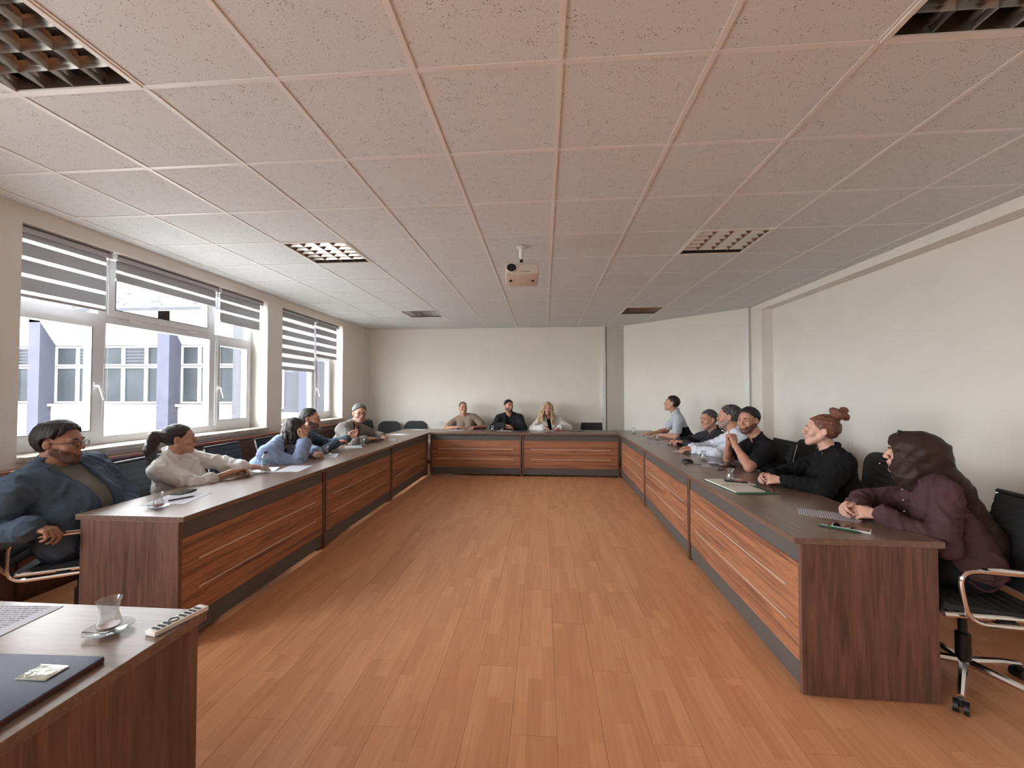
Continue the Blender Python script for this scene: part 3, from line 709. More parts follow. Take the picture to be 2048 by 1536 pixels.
# ================================================================== THINGS ON THE TABLES
TZ = .7505
M['tea_clear'] = plain('tea_dregs', (176, 140, 132), .1)
def tea_glass(x, y, s, label, tea=None, lvl=.012, z=TZ, grp='tulip tea glasses on saucers'):
    t = thing('tea_glass', label, 'glass', (x, y, z), rnd.uniform(0, 6), grp)
    t.scale = (s, s, s)
    bm = bmesh.new(); lathe(bm, [(0, .001), (.03, .001), (.045, .006), (.056, .013), (.056, .0145), (.044, .0085), (.028, .004), (0, .004)], 32); obj('saucer', bm, M['cup'], t, smooth=True)
    bm = bmesh.new(); lathe(bm, [(0, .005), (.020, .005), (.024, .010), (.0275, .022), (.026, .036), (.021, .052), (.021, .066), (.026, .084), (.0285, .092), (.0272, .0925), (.0245, .084), (.0195, .067), (.0195, .052), (.0245, .036), (.026, .022), (.022, .012), (0, .011)], 32)
    cup = obj('glass_cup', bm, M['cup'], t, smooth=True)
    if tea:
        pr = [(0, .0115), (.0215, .0125), (.0253, .021)] + ([(.0238, .034)] if lvl > .02 else []); zt = pr[-1]; bm = bmesh.new(); lathe(bm, pr + [(0, zt[1])], 24); obj('tea', bm, M[tea], cup, smooth=True)
    bm = bmesh.new(); tube(bm, [(.03, -.045, .016), (.034, 0, .016), (.036, .035, .017)], .0016, 6); lathe(bm, [(0, .0155), (.008, .0165), (0, .0185)], 10, (.036, .042, 0)); obj('teaspoon', bm, M['chrome'], t, smooth=True)
    return t
tea_glass(-2.307, 2.309, 1.0, 'tea glass with a little red tea near the end of the left desk', 'tea')
tea_glass(-2.475, 3.292, 1.0, 'empty tea glass on saucer between the gold phone and the water bottle')
tea_glass(-2.42, 4.42, 1.0, 'tea glass with dark tea left, beside the elbow of the pale blue blazer', 'tea_dark', .03)
tea_glass(-2.345, 5.18, 1.0, 'tea glass on the table in front of the bearded man in plaid', 'tea_dark', .01)
tea_glass(-2.39, 5.95, 1.0, 'empty tea glass by the hands of the man in the grey blazer')
tea_glass(-.93, 7.45, 1.0, 'tiny tea glass on the far desk left of the man in the black blazer', 'tea_dark')
tea_glass(1.55, 7.25, 1.0, 'tea glass farthest away on the right, on the corner table')
tea_glass(1.69, 6.27, 1.0, 'tea glass beside the hand of the man in the white and black T-shirt')
tea_glass(1.655, 4.42, 1.0, 'tea glass by the sleeve of the man in the white shirt')
tea_glass(1.46, 3.36, 1.05, 'tea glass standing beside the open green-backed notebook')
tea_glass(-1.253, 1.108, 1.02, 'large tea glass on a saucer on the close desk, beside the remote control', 'tea_clear', .012)
def paper(pts, label, m='print', grp='sheets of paper on the tables', name='paper_sheet', z=TZ, w=.20, h=.29):
    (x, y, a) = pts; t = obj(name, bx(-w / 2, w / 2, -h / 2, h / 2, 0, .0012), M[m]); t.location = (x, y, z); t.rotation_euler = (0, 0, math.radians(a))
    t['label'] = label; t['category'] = 'paper'; t['group'] = grp; return t
paper((-2.38, 2.52, 12), 'printed sheet under the black pen in front of the man in denim', w=.25, h=.29)
paper((-2.27, 3.60, 8), 'white sheet lying flat to the right of the water bottle', w=.2, h=.32)
paper((-2.49, 3.50, 24), 'folded sheet under the hands of the woman in the white shirt', 'paper', z=TZ + .0015)
paper((-2.37, 4.36, 22), 'sheet under the tea glass beside the pale blue blazer', z=TZ - .0002)
paper((-2.42, 5.08, 30), 'printed sheets in front of the bearded man in plaid')
paper((-2.27, 5.88, 20), 'sheet beside the tea glass of the man in the grey blazer', 'paper')
paper((-2.40, 6.70, 60), 'blank sheet lying alone near the end of the left run', 'paper')
paper((-2.35, 7.60, 80), 'white sheet on the left corner table', 'paper')
paper((-1.62, 7.52, 80), 'white sheet before the man in the beige polo', 'paper')
paper((-.72, 7.50, 85), 'white sheet before the man in the black blazer', 'paper')
paper((.03, 7.56, 92), 'white sheet before the blonde woman', 'paper')
paper((1.58, 6.58, 85), 'sheet under the far hand of the man in the white and black T-shirt', 'paper')
paper((1.63, 5.72, 75), 'sheet in front of the grey-haired man in charcoal')
paper((1.64, 5.00, 60), 'small sheet under the hand of the man in the white shirt', 'paper', w=.14, h=.2)
paper((1.60, 4.07, 95), 'sheet sticking out beside the black folder and the mouse', 'paper', w=.18, h=.22)
paper((1.60, 2.47, 62), 'closely printed sheet under the hands of the woman in the headscarf', w=.16, h=.27)
paper((-1.66, 1.09, 4), 'sheet at the left edge of the close desk', 'print', w=.24, h=.26)
def slabthing(name, label, cat, x, y, a, w, h, th, m, parts=(), z=TZ, bev=.003):
    t = obj(name, bx(-w / 2, w / 2, -h / 2, h / 2, 0, th, bev=bev), m, None, smooth=True); t.location = (x, y, z); t.rotation_euler = (0, 0, math.radians(a))
    t['label'] = label; t['category'] = cat
    for (nm_, b, mm) in parts: obj(nm_, b, mm, t)
    return t
M['gold'] = plain('gold_phone', (196, 180, 150), .35); M['screen'] = plain('dark_glass_screen', (22, 20, 24), .06)
M['green'] = plain('green_cover', (34, 92, 70), .5); M['red'] = plain('red_cover', (150, 56, 48), .5); M['navy'] = plain('navy_folder_sheen', (84, 90, 112), .38, bump=.4, bscale=300); M['pagew'] = plain('notebook_pages', (222, 220, 208), .8, noise=.05, nscale=200)  # navy is lightened: the folder's reflected sheen is put into its base colour
def phone(label, x, y, a, m='black', z=TZ): return slabthing('phone', label, 'phone', x, y, a, .075, .155, .009, M[m], [('screen', bx(-.034, .034, -.072, .072, .0091, .0096), M['screen'])], z)
phone('black phone beside the printed sheet of the man in denim', -2.49, 2.68, 8)
phone('gold phone lying in front of the woman in the white shirt', -2.585, 3.20, -6, 'gold')
phone('black phone beside the papers of the man in the black blazer', -.46, 7.47, 75)
phone('dark phone on the desk between the blonde woman and the empty chair', .50, 7.48, 50)
phone('black phone beside the sheet of the grey-haired man in charcoal', 1.72, 5.60, 70, z=TZ + .0015)
phone('black phone lying on the open notebook', 1.46, 3.27, 70, z=TZ + .0145)
phone('white-edged phone with dark screen in front of the woman in the headscarf', 1.555, 2.225, 50, 'white')
def pen(label, x, y, a, col='black', z=TZ, L=.14, name='pen'):
    bm = bmesh.new(); tube(bm, [(-L / 2, 0, .005), (-L / 2 + .012, 0, .005), (L / 2 - .02, 0, .005), (L / 2, 0, .004)], [.0045, .0045, .0045, .0008], 8)
    t = obj(name, bm, M[col], None, smooth=True); t.location = (x, y, z); t.rotation_euler = (0, 0, math.radians(a)); t['label'] = label; t['category'] = 'pen'
    obj('clip', bx(-L / 2 + .005, -L / 2 + .04, -.001, .001, .0095, .0108), M['chrome'] if col != 'chrome' else M['black'], t); return t
pen('black pen lying across the printed sheet of the man in denim', -2.345, 2.515, 65, z=TZ + .0015, L=.15)
pen('dark pen on the far desk near the empty chair', .66, 7.46, 10)
pen('black pen on the sheet of the man in the white and black T-shirt', 1.60, 6.42, 100, z=TZ)
pen('red pen beside the notebook of the woman with the bun', 1.60, 3.03, 60, 'red')
pen('green pencil lying alongside the white-edged phone', 1.49, 2.215, -40, 'green', L=.17, name='pencil')
# water bottle
bt_ = thing('water_bottle', 'small clear water bottle with blue label and cap by the woman in white', 'bottle', (-2.408, 3.400, TZ))
bm = bmesh.new(); lathe(bm, [(0, .003), (.026, 0), (.031, .006), (.031, .055), (.029, .06), (.031, .065), (.031, .12), (.026, .14), (.013, .165), (.0125, .178), (0, .178)], 24); obj('bottle_body', bm, M['pet'], bt_, smooth=True)
bm = bmesh.new(); lathe(bm, [(0, .165), (.0155, .165), (.0155, .186), (0, .187)], 18); obj('cap', bm, plain('blue_cap', (40, 70, 120), .4), bt_, smooth=True)
bm = bmesh.new(); lathe(bm, [(.0315, .075), (.0317, .118)], 24); lb = obj('label_band', bm, plain('pale_blue_label', (150, 190, 214), .5), bt_, smooth=True)
bm = bmesh.new()
for q in range(5):
    a0 = -.9 + q * .2
    v = [bm.verts.new((.0322 * math.cos(a), .0322 * math.sin(a), z)) for a, z in ((a0, .085), (a0 + .14, .085), (a0 + .14, .092), (a0, .092))]; bm.faces.new(v)
for a0, a1, z0, z1 in ((-.9, -.4, .100, .112),): bm.faces.new([bm.verts.new((.0322 * math.cos(a), .0322 * math.sin(a), z)) for a, z in ((a0, z0), (a1, z0), (a1, z1), (a0, z1))])
obj('label_print', bm, plain('label_blue', (40, 96, 150), .5), lb)
# open notebook with rings
nb_ = thing('notebook', 'open ring notebook with cream pages and a dark green cover', 'notebook', (1.42, 3.16, TZ), math.radians(7))
obj('cover', bx(-.13, .15, -.235, .225, 0, .004, bev=.001), M['green'], nb_)
obj('page_block', bx(-.125, .145, .002, .222, .0042, .0135), M['pagew'], nb_); obj('page_block', bx(-.125, .085, -.19, -.004, .0042, .012), M['pagew'], nb_)
bm = bmesh.new()
for q in range(7): tube(bm, [(-.11 + q * .036, -.012 + .014 * math.cos(a), .012 + .009 * math.sin(a)) for a in np.linspace(0, PI, 7)], .0016, 5)
obj('ring_binding', bm, M['chrome'], nb_, smooth=True)
slabthing('folder', 'thin black folder in front of the man in the black T-shirt', 'folder', 1.70, 4.13, 80, .30, .21, .006, M['screen'])
slabthing('tablet', 'small black tablet under the computer mouse', 'tablet', 1.43, 4.08, 88, .05, .15, .008, M['black'], [('tablet_edge', bx(-.026, -.0252, -.07, .07, .002, .006), M['white'])])
ms = thing('computer_mouse', 'black computer mouse on the middle right desk', 'mouse', (1.43, 4.23, TZ + .0002), 1.2)
bm = bmesh.new(); bmesh.ops.create_uvsphere(bm, u_segments=20, v_segments=12, radius=1)
for v in bm.verts: v.co = Vector((v.co.x * .031, v.co.y * .055, max(0, v.co.z) * .034 + .001))
obj('shell', bm, M['black'], ms, smooth=True); bm = bmesh.new(); tube(bm, [(-.004, .03, .028), (.004, .03, .028)], .008, 10); obj('scroll_wheel', bm, M['greyfab'], ms)
ky = thing('eyeglasses', 'folded dark eyeglasses beside the tea glass on the near right desk', 'eyeglasses', (1.60, 3.82, TZ), .6)
bm = bmesh.new()
for s in (-1, 1): tube(bm, [(s * .034 + .024 * math.cos(a), .0, .02 + .017 * math.sin(a)) for a in np.linspace(0, 2 * PI, 17)[:-1]], .0018, 6, closed=True)
tube(bm, [(-.010, 0, .024), (.010, 0, .024)], .0018, 6); obj('rim', bm, M['black'], ky)
bm = bmesh.new(); tube(bm, [(-.058, 0, .024), (-.056, .012, .006), (.05, .02, .003)], .0018, 6); tube(bm, [(.058, 0, .024), (.056, .02, .006), (-.05, .028, .003)], .0018, 6); obj('temple_arm', bm, M['black'], ky)
slabthing('red_folder', 'small red booklet on the far desk by the blonde woman', 'booklet', .28, 7.56, 88, .15, .20, .008, M['red'], [('pages', bx(-.073, .0745, -.095, .0995, .002, .006), M['paper'])])
# close desk things
slabthing('folder', 'dark blue folder with a brown edge, lower left corner of the picture', 'folder', -1.33, .80, 2, .42, .36, .014, M['navy'], [('folder_pages', bx(-.2, .2115, -.178, .178, .003, .010), plain('brown_edge', (90, 52, 40), .7))])
sc_ = slabthing('sachet', 'shiny square sachet lying on the dark blue folder', 'sachet', -1.205, .915, 0, .078, .05, .003, plain('foil_sachet', (186, 188, 176), .2, .5, noise=.25, nscale=60, bump=.8, bscale=60, bdist=.003), z=TZ + .0145, bev=.001)
obj('crimped_edge', bx(-.038, .038, .0235, .0255, .001, .0035), M['chrome'], sc_)
rm = slabthing('remote_control', 'white remote control near the edge of the close desk', 'remote', -1.098, 1.172, -12, .040, .155, .014, M['white'], bev=.004)
bm = bmesh.new()
for r_ in range(9):
    if r_ in (3, 4): continue
    for c in range(3): box(bm, -.013 + c * .010, -.006 + c * .010, -.066 + r_ * .0145, -.058 + r_ * .0145, .0135, .0158, bev=.0008)
obj('button', bm, M['black'], rm, kind='stuff')
bm = bmesh.new(); tube(bm, [(.012 * math.cos(a), -.014 + .012 * math.sin(a), .0145) for a in np.linspace(0, 2 * PI, 17)[:-1]], .0022, 5, closed=True); obj('ring_button', bm, M['black'], rm)
# ================================================================== PEOPLE: signed-distance bodies meshed as single surfaces
V3 = lambda *a: np.array(a, dtype=float)
def nrm(v): return v / (np.linalg.norm(v) + 1e-9)
class Sdf:
    def __init__(s): s.p = []; s.post = None; s.disp = None
    def cone(s, a, b, ra, rb=None, k=.012, m=0, sub=False): s.p.append(('c', np.array(a, float), np.array(b, float), ra, ra if rb is None else rb, k, m, sub)); return s
    def ell(s, c, r, R=None, k=.012, m=0, sub=False): s.p.append(('e', np.array(c, float), np.array(r, float), R if R is not None else np.eye(3), None, k, m, sub)); return s
    def bounds(s, q):
        if q[0] == 'c': lo = np.minimum(q[1] - q[3], q[2] - q[4]); hi = np.maximum(q[1] + q[3], q[2] + q[4])
        else: e = np.sqrt(((q[3] * q[2][None, :]) ** 2).sum(1)); lo, hi = q[1] - e, q[1] + e
        return lo, hi
    def mesh(s, name, vox, mats, smooth=True):
        add = [q for q in s.p if not q[7]]
        lo = np.min([s.bounds(q)[0] for q in add], 0) - vox * 4 - .02; hi = np.max([s.bounds(q)[1] for q in add], 0) + vox * 4 + .02
        n = np.ceil((hi - lo) / vox).astype(int) + 1
        D = np.full(n, 1.0, np.float32); Mt = np.zeros(n, np.int8)
        ax = [lo[i] + vox * np.arange(n[i]) for i in range(3)]
        for q in s.p:
            l, h = s.bounds(q); pad = q[5] + vox * 2.5 + .004
            i0 = np.maximum(0, np.floor((l - pad - lo) / vox).astype(int)); i1 = np.minimum(n, np.ceil((h + pad - lo) / vox).astype(int) + 1)
            if (i1 <= i0).any(): continue
            X = ax[0][i0[0]:i1[0], None, None].astype(np.float32); Y = ax[1][None, i0[1]:i1[1], None].astype(np.float32); Z = ax[2][None, None, i0[2]:i1[2]].astype(np.float32)
            if q[0] == 'c':
                a, b, ra, rb = q[1:5]; ab = b - a; L2 = max(1e-9, ab @ ab)
                t = np.clip(((X - a[0]) * ab[0] + (Y - a[1]) * ab[1] + (Z - a[2]) * ab[2]) / L2, 0, 1)
                d = np.sqrt((X - a[0] - t * ab[0]) ** 2 + (Y - a[1] - t * ab[1]) ** 2 + (Z - a[2] - t * ab[2]) ** 2) - (ra + (rb - ra) * t)
            else:
                c, r, R = q[1:4]; x, y, z = X - c[0], Y - c[1], Z - c[2]
                u = x * R[0, 0] + y * R[1, 0] + z * R[2, 0]; v = x * R[0, 1] + y * R[1, 1] + z * R[2, 1]; w = x * R[0, 2] + y * R[1, 2] + z * R[2, 2]
                k0 = np.sqrt((u / r[0]) ** 2 + (v / r[1]) ** 2 + (w / r[2]) ** 2); k1 = np.sqrt((u / r[0] ** 2) ** 2 + (v / r[1] ** 2) ** 2 + (w / r[2] ** 2) ** 2) + 1e-6
                d = k0 * (k0 - 1) / k1
            sl = tuple(slice(i0[i], i1[i]) for i in range(3)); o = D[sl]; k = q[5]
            if q[7]:
                hh = np.clip(.5 - .5 * (o + d) / k, 0, 1); D[sl] = o + (-d - o) * hh + k * hh * (1 - hh)
                if q[6] > 0: Mt[sl] = np.where((-d > o - k), q[6], Mt[sl])
            else:
                Mt[sl] = np.where(d < o, q[6], Mt[sl]); hh = np.clip(.5 + .5 * (o - d) / k, 0, 1); D[sl] = o + (d - o) * hh - k * hh * (1 - hh)
        if s.post or s.disp:
            P = np.stack(np.meshgrid(*ax, indexing='ij'), -1).astype(np.float32)
            if s.disp: D += s.disp(P).astype(np.float32)
            if s.post: D = s.post(P, D).astype(np.float32)
        D[0] = D[-1] = 1; D[:, 0] = D[:, -1] = 1; D[:, :, 0] = D[:, :, -1] = 1
        return nets(name, D, Mt, lo, vox, mats, smooth)
def nets(name, D, Mt, lo, vox, mats, smooth):
    S = D < 0; nx, ny, nz = D.shape; c = np.zeros((nx - 1, ny - 1, nz - 1), np.int8)
    for a in (0, 1):
        for b in (0, 1):
            for e in (0, 1): c += S[a:nx - 1 + a, b:ny - 1 + b, e:nz - 1 + e]
    act = (c > 0) & (c < 8); I = np.argwhere(act); idx = np.full(act.shape, -1, np.int32); idx[act] = np.arange(len(I))
    acc = np.zeros((len(I), 3)); cnt = np.zeros(len(I))
    cor = {(a, b, e): D[I[:, 0] + a, I[:, 1] + b, I[:, 2] + e] for a in (0, 1) for b in (0, 1) for e in (0, 1)}
    for (p, v0) in cor.items():
        for axi in range(3):
            if p[axi] == 1: continue
            q = list(p); q[axi] = 1; v1 = cor[tuple(q)]; mk = (v0 < 0) != (v1 < 0); t = np.where(mk, v0 / (v0 - v1 + 1e-12), 0)
            pos = np.tile(np.array(p, float), (len(I), 1)); pos[:, axi] = t; acc += pos * mk[:, None]; cnt += mk
    P = (I + acc / np.maximum(cnt, 1)[:, None]) * vox + lo
    Q = []
    for axi in range(3):
        a1, a2 = [(1, 2), (2, 0), (0, 1)][axi]
        s0 = np.take(S, range(0, S.shape[axi] - 1), axi); s1 = np.take(S, range(1, S.shape[axi]), axi)
        E = np.argwhere(s0 != s1); E = E[(E[:, a1] > 0) & (E[:, a2] > 0) & (E[:, a1] < S.shape[a1] - 1) & (E[:, a2] < S.shape[a2] - 1)]
        g = lambda d1, d2: idx[tuple((E + (np.array([0, 0, 0]) - (np.eye(3, dtype=int)[a1] * d1 + np.eye(3, dtype=int)[a2] * d2))).T)]
        q = np.stack([g(1, 1), g(0, 1), g(0, 0), g(1, 0)], 1); inside = S[tuple(E.T)]; q[~inside] = q[~inside][:, ::-1]; Q.append(q)
    Q = np.concatenate(Q); Q = Q[(Q >= 0).all(1)]
    me = bpy.data.meshes.new(name); me.vertices.add(len(P)); me.vertices.foreach_set('co', P.astype(np.float32).ravel())
    me.loops.add(len(Q) * 4); me.loops.foreach_set('vertex_index', Q.astype(np.int32).ravel()); me.polygons.add(len(Q))
    me.polygons.foreach_set('loop_start', np.arange(0, len(Q) * 4, 4, dtype=np.int32))
    fm = Mt[tuple(np.minimum(I[Q[:, 0]] + 1, np.array(D.shape) - 1).T)].astype(np.int32)
    me.update(calc_edges=True)
    for m in mats: me.materials.append(m)
    me.polygons.foreach_set('material_index', np.clip(fm, 0, len(mats) - 1)); me.polygons.foreach_set('use_smooth', np.ones(len(Q), bool)); me.update()
    return me
def waves(P, f, amp, seed=0, dirs=5, stretch=(1, 1, 1)):
    r = np.random.RandomState(seed); out = 0
    for i in range(dirs):
        d = r.normal(size=3); d /= np.linalg.norm(d); d = d * np.array(stretch) * f * r.uniform(.6, 1.5)
        out = out + np.sin(P[..., 0] * d[0] + P[..., 1] * d[1] + P[..., 2] * d[2] + r.uniform(0, 6) + 1.2 * np.sin(P[..., (i + 1) % 3] * f * .5 + i))
    return out * amp / dirs ** .5
def basis(yaw, pitch=0, roll=0):
    """columns right, forward, up of a thing that faces along yaw (degrees from +x)"""
    y, p, r = map(math.radians, (yaw, pitch, roll)); f = V3(math.cos(y) * math.cos(p), math.sin(y) * math.cos(p), math.sin(p)); rt = V3(math.sin(y), -math.cos(y), 0); u = np.cross(rt, f)
    r2 = rt * math.cos(r) + u * math.sin(r); u2 = -rt * math.sin(r) + u * math.cos(r); return np.stack([r2, f, u2], 1)
def head_prims(S, R, C, s, fem=False, wide=1.0, ears=True, smile=0):
    T = lambda x, y, z: C + R @ (V3(x * wide, y, z) * s)
    def e(c, r, **k): S.ell(T(*c), V3(r[0] * wide, r[1], r[2]) * s, R, **k)
    def c(a, b, ra, rb=None, **k): S.cone(T(*a), T(*b), ra * s, (ra if rb is None else rb) * s, **k)
    j = .92 if fem else 1.0
    e((0, -.014, .036), (.074, .094, .084)); e((0, .040, .030), (.062, .050, .056))
    c((0, .030, -.01), (0, .044, -.068), .060 * j, .040 * j, k=.02)
    for sx in (-1, 1):
        c((sx * .048, .0, -.035), (sx * .022 * j, .066, -.092), .026, .017, k=.02); e((sx * .038, .056, -.022), (.024, .026, .022), k=.015)
        c((sx * .012, .084, .030), (sx * .044, .074, .027), .010, k=.012)
    c((0, .070, -.094), (0, .073, -.090), .020, k=.015)
    c((0, .088, .018), (0, .106, -.020), .0075, .0115, k=.010)
    for sx in (-1, 1): e((sx * .012, .097, -.025), (.008, .010, .0075), k=.006)
    e((0, .082, -.052), (.026, .016, .018), k=.012)
    for sx in (-1, 1): e((sx * .031, .098, .008), (.018, .016, .013), k=.012, sub=True)
    for sx in (-1, 1):
        c((sx * .019, .0805, .0162), (sx * .043, .0735, .0142), .0060, .0055, k=.004); c((sx * .020, .0785, -.0056), (sx * .042, .072, -.0046), .005, k=.004)
    q = .021 + .007 * smile; zq = -.0505 + .006 * smile
    c((-q, .088 - .004 * smile, zq), (0, .0955, -.0475), .0042, .0052, k=.003, m=1); c((q, .088 - .004 * smile, zq), (0, .0955, -.0475), .0042, .0052, k=.003, m=1)
    if smile:
        for sx in (-1, 1): e((sx * .041, .064, -.020), (.020, .018, .016), k=.012)
    c((-.017, .088, -.057), (.017, .088, -.057), .0060, k=.003, m=1); c((-.006, .0925, -.0575), (.006, .0925, -.0575), .0056, k=.003, m=1)
    if ears:
        for sx in (-1, 1):
            Re = R @ np.array(Matrix.Rotation(math.radians(sx * 22), 3, 'Z')); S.ell(T(sx * .077, -.014, .000), V3(.009, .0165, .027) * s, Re, k=.006); S.ell(T(sx * .087, -.008, .002), V3(.006, .009, .014) * s, Re, k=.006, sub=True)
def hand_prims(S, W, h, pn, side, s=1.0, curl=(25, 30, 20), thumb=.4, spread=1.0, m=0):
    h = nrm(h); d = -nrm(pn - h * (pn @ h)); t = np.cross(d, h) * (1 if side == 'R' else -1)
    Pt = lambda x, y, z: W + (t * x + h * y + d * z) * s
    S.cone(W - h * .02 * s, Pt(0, .02, 0), .025 * s, .024 * s, k=.012, m=m)
    kn = [(.030, .086), (.010, .091), (-.010, .087), (-.029, .078)]; ln = [(.043, .026, .021), (.047, .030, .022), (.043, .028, .021), (.034, .021, .019)]
    for (x, y) in kn: S.cone(Pt(x * .45, .018, 0), Pt(x, y, .001), .0155 * s, .0118 * s, k=.010, m=m)
    for i, ((x, y), L) in enumerate(zip(kn, ln)):
        p = Pt(x, y, .001); a = 0; sp = x * 3.2 * spread; dr = nrm(h + t * sp * .6)
        for q in range(3):
            a += math.radians(curl[q] * (1 + .09 * i)); v = dr * math.cos(a) - d * math.sin(a); p2 = p + v * L[q] * s
            S.cone(p, p2, (.0096, .0086, .0076)[q] * s, (.0086, .0078, .0066)[q] * s, k=.0022, m=m); p = p2
    p0, p1 = Pt(.018, .022, -.006), Pt(.036 + .010 * (1 - thumb), .052, -.014 - .012 * thumb); p2 = Pt(.040 + .014 * (1 - thumb) - .010 * thumb, .082, -.018 - .018 * thumb); p3 = Pt(.036 + .016 * (1 - thumb) - .018 * thumb, .104, -.020 - .020 * thumb)
    S.cone(p0, p1, .016 * s, .0125 * s, k=.010, m=m); S.cone(p1, p2, .0115 * s, .0105 * s, k=.003, m=m); S.cone(p2, p3, .0102 * s, .008 * s, k=.003, m=m)
def ik(S_, W_, hint, a, b):
    d = W_ - S_; L = np.linalg.norm(d); L = min(L, (a + b) * .995); x = (a * a - b * b + L * L) / (2 * L); hgt = math.sqrt(max(0, a * a - x * x)); u = nrm(d)
    v = hint - S_; v = v - u * (v @ u); return S_ + u * x + nrm(v) * hgt, S_ + u * L
SKIN = {}
def skin(name, col):
    k = NT(name); c = lin(col); k.b.inputs['Subsurface Weight'].default_value = .0; v = k.coord(); nz = k.n('TexNoise', i_Scale=22.0, i_Detail=4.0); k.l(v, nz.inputs[0])
    k.l(k.ramp(nz.outputs[0], [(.3, tuple(x * .90 for x in c[:3]) + (1,)), (.7, tuple(min(1, x * 1.08) for x in c[:3]) + (1,))]), k.b.inputs[0]); k.b.inputs['Roughness'].default_value = .52
    n2 = k.n('TexNoise', i_Scale=300.0); k.l(v, n2.inputs[0]); k.bump(n2.outputs[0], .12, .0006)
    return [k.m, plain(name + '_lips', tuple(int(a * b_) for a, b_ in zip(col, (.86, .66, .64))), .45)]
S_MID = skin('olive_skin', (192, 146, 124)); S_DK = skin('tanned_skin', (166, 122, 102)); S_LT = skin('fair_skin', (214, 168, 148)); S_RED = skin('ruddy_skin', (196, 144, 122))
def person(label, hc, hy, N, P, face, armL, armR, hp=0, hr=0, hs=1.0, sk=S_MID, fem=False, w=1.0, vox=.005, cv=.008, hair=None, hairm='hair_black', ht=.012, beard=None, brow=True, ears=True, smile=0, am=0,
           top=None, topm=None, sleeve=(1.0, 1.0), jacket=None, open_w=.05, belly=0, trousers='dk', glasses=False, sw=None, extra=None, collar='open', fold=.004, legs=True, split=None, bust=0, wideh=1.0, group=None):
    root = thing('person', label, 'person', (P[0], P[1], 0))
    inv = Matrix.Translation((-P[0], -P[1], 0))
    def put(name, me, parent=root, **k): me.transform(inv); return link(name, me, None, parent, **k)
    N, P, hc = V3(*N), V3(*P), V3(*hc); R = basis(hy, hp, hr); B = basis(face); u = nrm(N - P); r = B[:, 0]; r = nrm(r - u * (r @ u)); f = np.cross(u, r)
    sw = sw or (.165 if fem else .185) * (1 + (w - 1) * .5)
    sh = {s: N - u * .062 + r * sw * (1 if s == 'R' else -1) + f * .0 for s in 'LR'}; wr = {}; el = {}
    for s, a in (('L', armL), ('R', armR)):
        sh[s] = sh[s] + V3(*a.get('sh', (0, 0, 0))); k = .92 if fem else 1.0; el[s], wr[s] = ik(sh[s], V3(*a['w']), V3(*a['e']), .295 * k, .262 * k)
    def torso(S, o, m=0):
        S.cone(N - u * .09 + r * sw * .5 + f * .01, N - u * .09 - r * sw * .5 + f * .01, (.076 * w + o), k=.04, m=m)
        for sg in (-1, 1):
            S.cone(N - u * .16 + r * sg * .078 * w + f * .025, P + u * .16 + r * sg * .062 * w + f * .01, .082 * w + o, .092 * w + o, k=.04, m=m)
            S.cone(P + u * .14 + r * sg * .06 * w, P + u * .0 + r * sg * .075 * w, .100 * w + o, .110 * w + o, k=.04, m=m)
            S.cone(N + u * .018, N - u * .032 + r * sg * sw * .72, .046 + o * .9, .050 + o, k=.03, m=m)
            if bust: S.ell(N - u * .20 + r * sg * .075 + f * .10, V3(.06, .05, .06) * bust + o, np.stack([r, f, u], 1), k=.04, m=m)
        if belly: S.ell(P + u * .16 + f * .06, V3(.14 * w, .085 + belly, .15) + o, np.stack([r, f, u], 1), k=.05, m=m)
    # ---- body: head, neck, torso core, arms and hands as one surface
    S = Sdf(); torso(S, -.004)
    nk = hc + R @ (V3(0, -.022, -.062) * hs); S.cone(nk, N - u * .03 + f * .002, (.050 if fem else .060) * hs, .058 * hs, k=.03)
    head_prims(S, R, hc, hs, fem, wideh, ears, smile)
    for s, a in (('L', armL), ('R', armR)):
        q = .88 if fem else 1.0
        S.cone(sh[s], el[s], .052 * q * w, .040 * q, k=.03); S.cone(el[s], wr[s], .041 * q, .026 * q, k=.02); S.cone(el[s] * .7 + wr[s] * .3, el[s] * .55 + wr[s] * .45, .040 * q, .037 * q, k=.02)
        h = V3(*a['h']) if 'h' in a else wr[s] - el[s]; hand_prims(S, wr[s] + nrm(h) * .012, h, V3(*a.get('p', (0, 0, -1))), s, (.90 if fem else 1.0), a.get('c', (22, 30, 20)), a.get('t', .4), a.get('sp', 1.0))
    put('body', S.mesh('body', vox, sk))
    # ---- eyes, brows
    T = lambda x, y, z: hc + R @ (V3(x * wideh, y, z) * hs)
    for sx in (-1, 1):
        bm = bmesh.new(); bmesh.ops.create_uvsphere(bm, u_segments=14, v_segments=9, radius=.0124 * hs); me = bpy.data.meshes.new('eye')
        bm.transform(Matrix.Rotation(PI / 2, 4, 'X')); c0 = T(sx * .031, .0712, .0052)
        for fc in bm.faces:
            fc.smooth = True; fc.material_index = 1 if -fc.calc_center_median().normalized().y < -.80 or fc.calc_center_median().normalized().y > .80 else 0
        bm.transform(Matrix([list(R[i]) + [c0[i]] for i in range(3)] + [[0, 0, 0, 1]])); bm.to_mesh(me); bm.free(); me.materials.append(M['eye_white']); me.materials.append(M['iris']); put('eye', me)
    if brow:
        Sb = Sdf()
        for sx in (-1, 1): Sb.cone(T(sx * .013, .0915, .0265), T(sx * .030, .091, .033), .0036 * hs, .0042 * hs, k=.002); Sb.cone(T(sx * .030, .091, .033), T(sx * .047, .079, .030), .0042 * hs, .0024 * hs, k=.002)
        put('eyebrows', Sb.mesh('eyebrows', min(vox, .004) * .6, [M['hair_black' if hairm in ('hair_black', 'hair_brown', 'hair_pepper', 'hair_grey') else hairm]]))
    # ---- hair
    RI = R.T
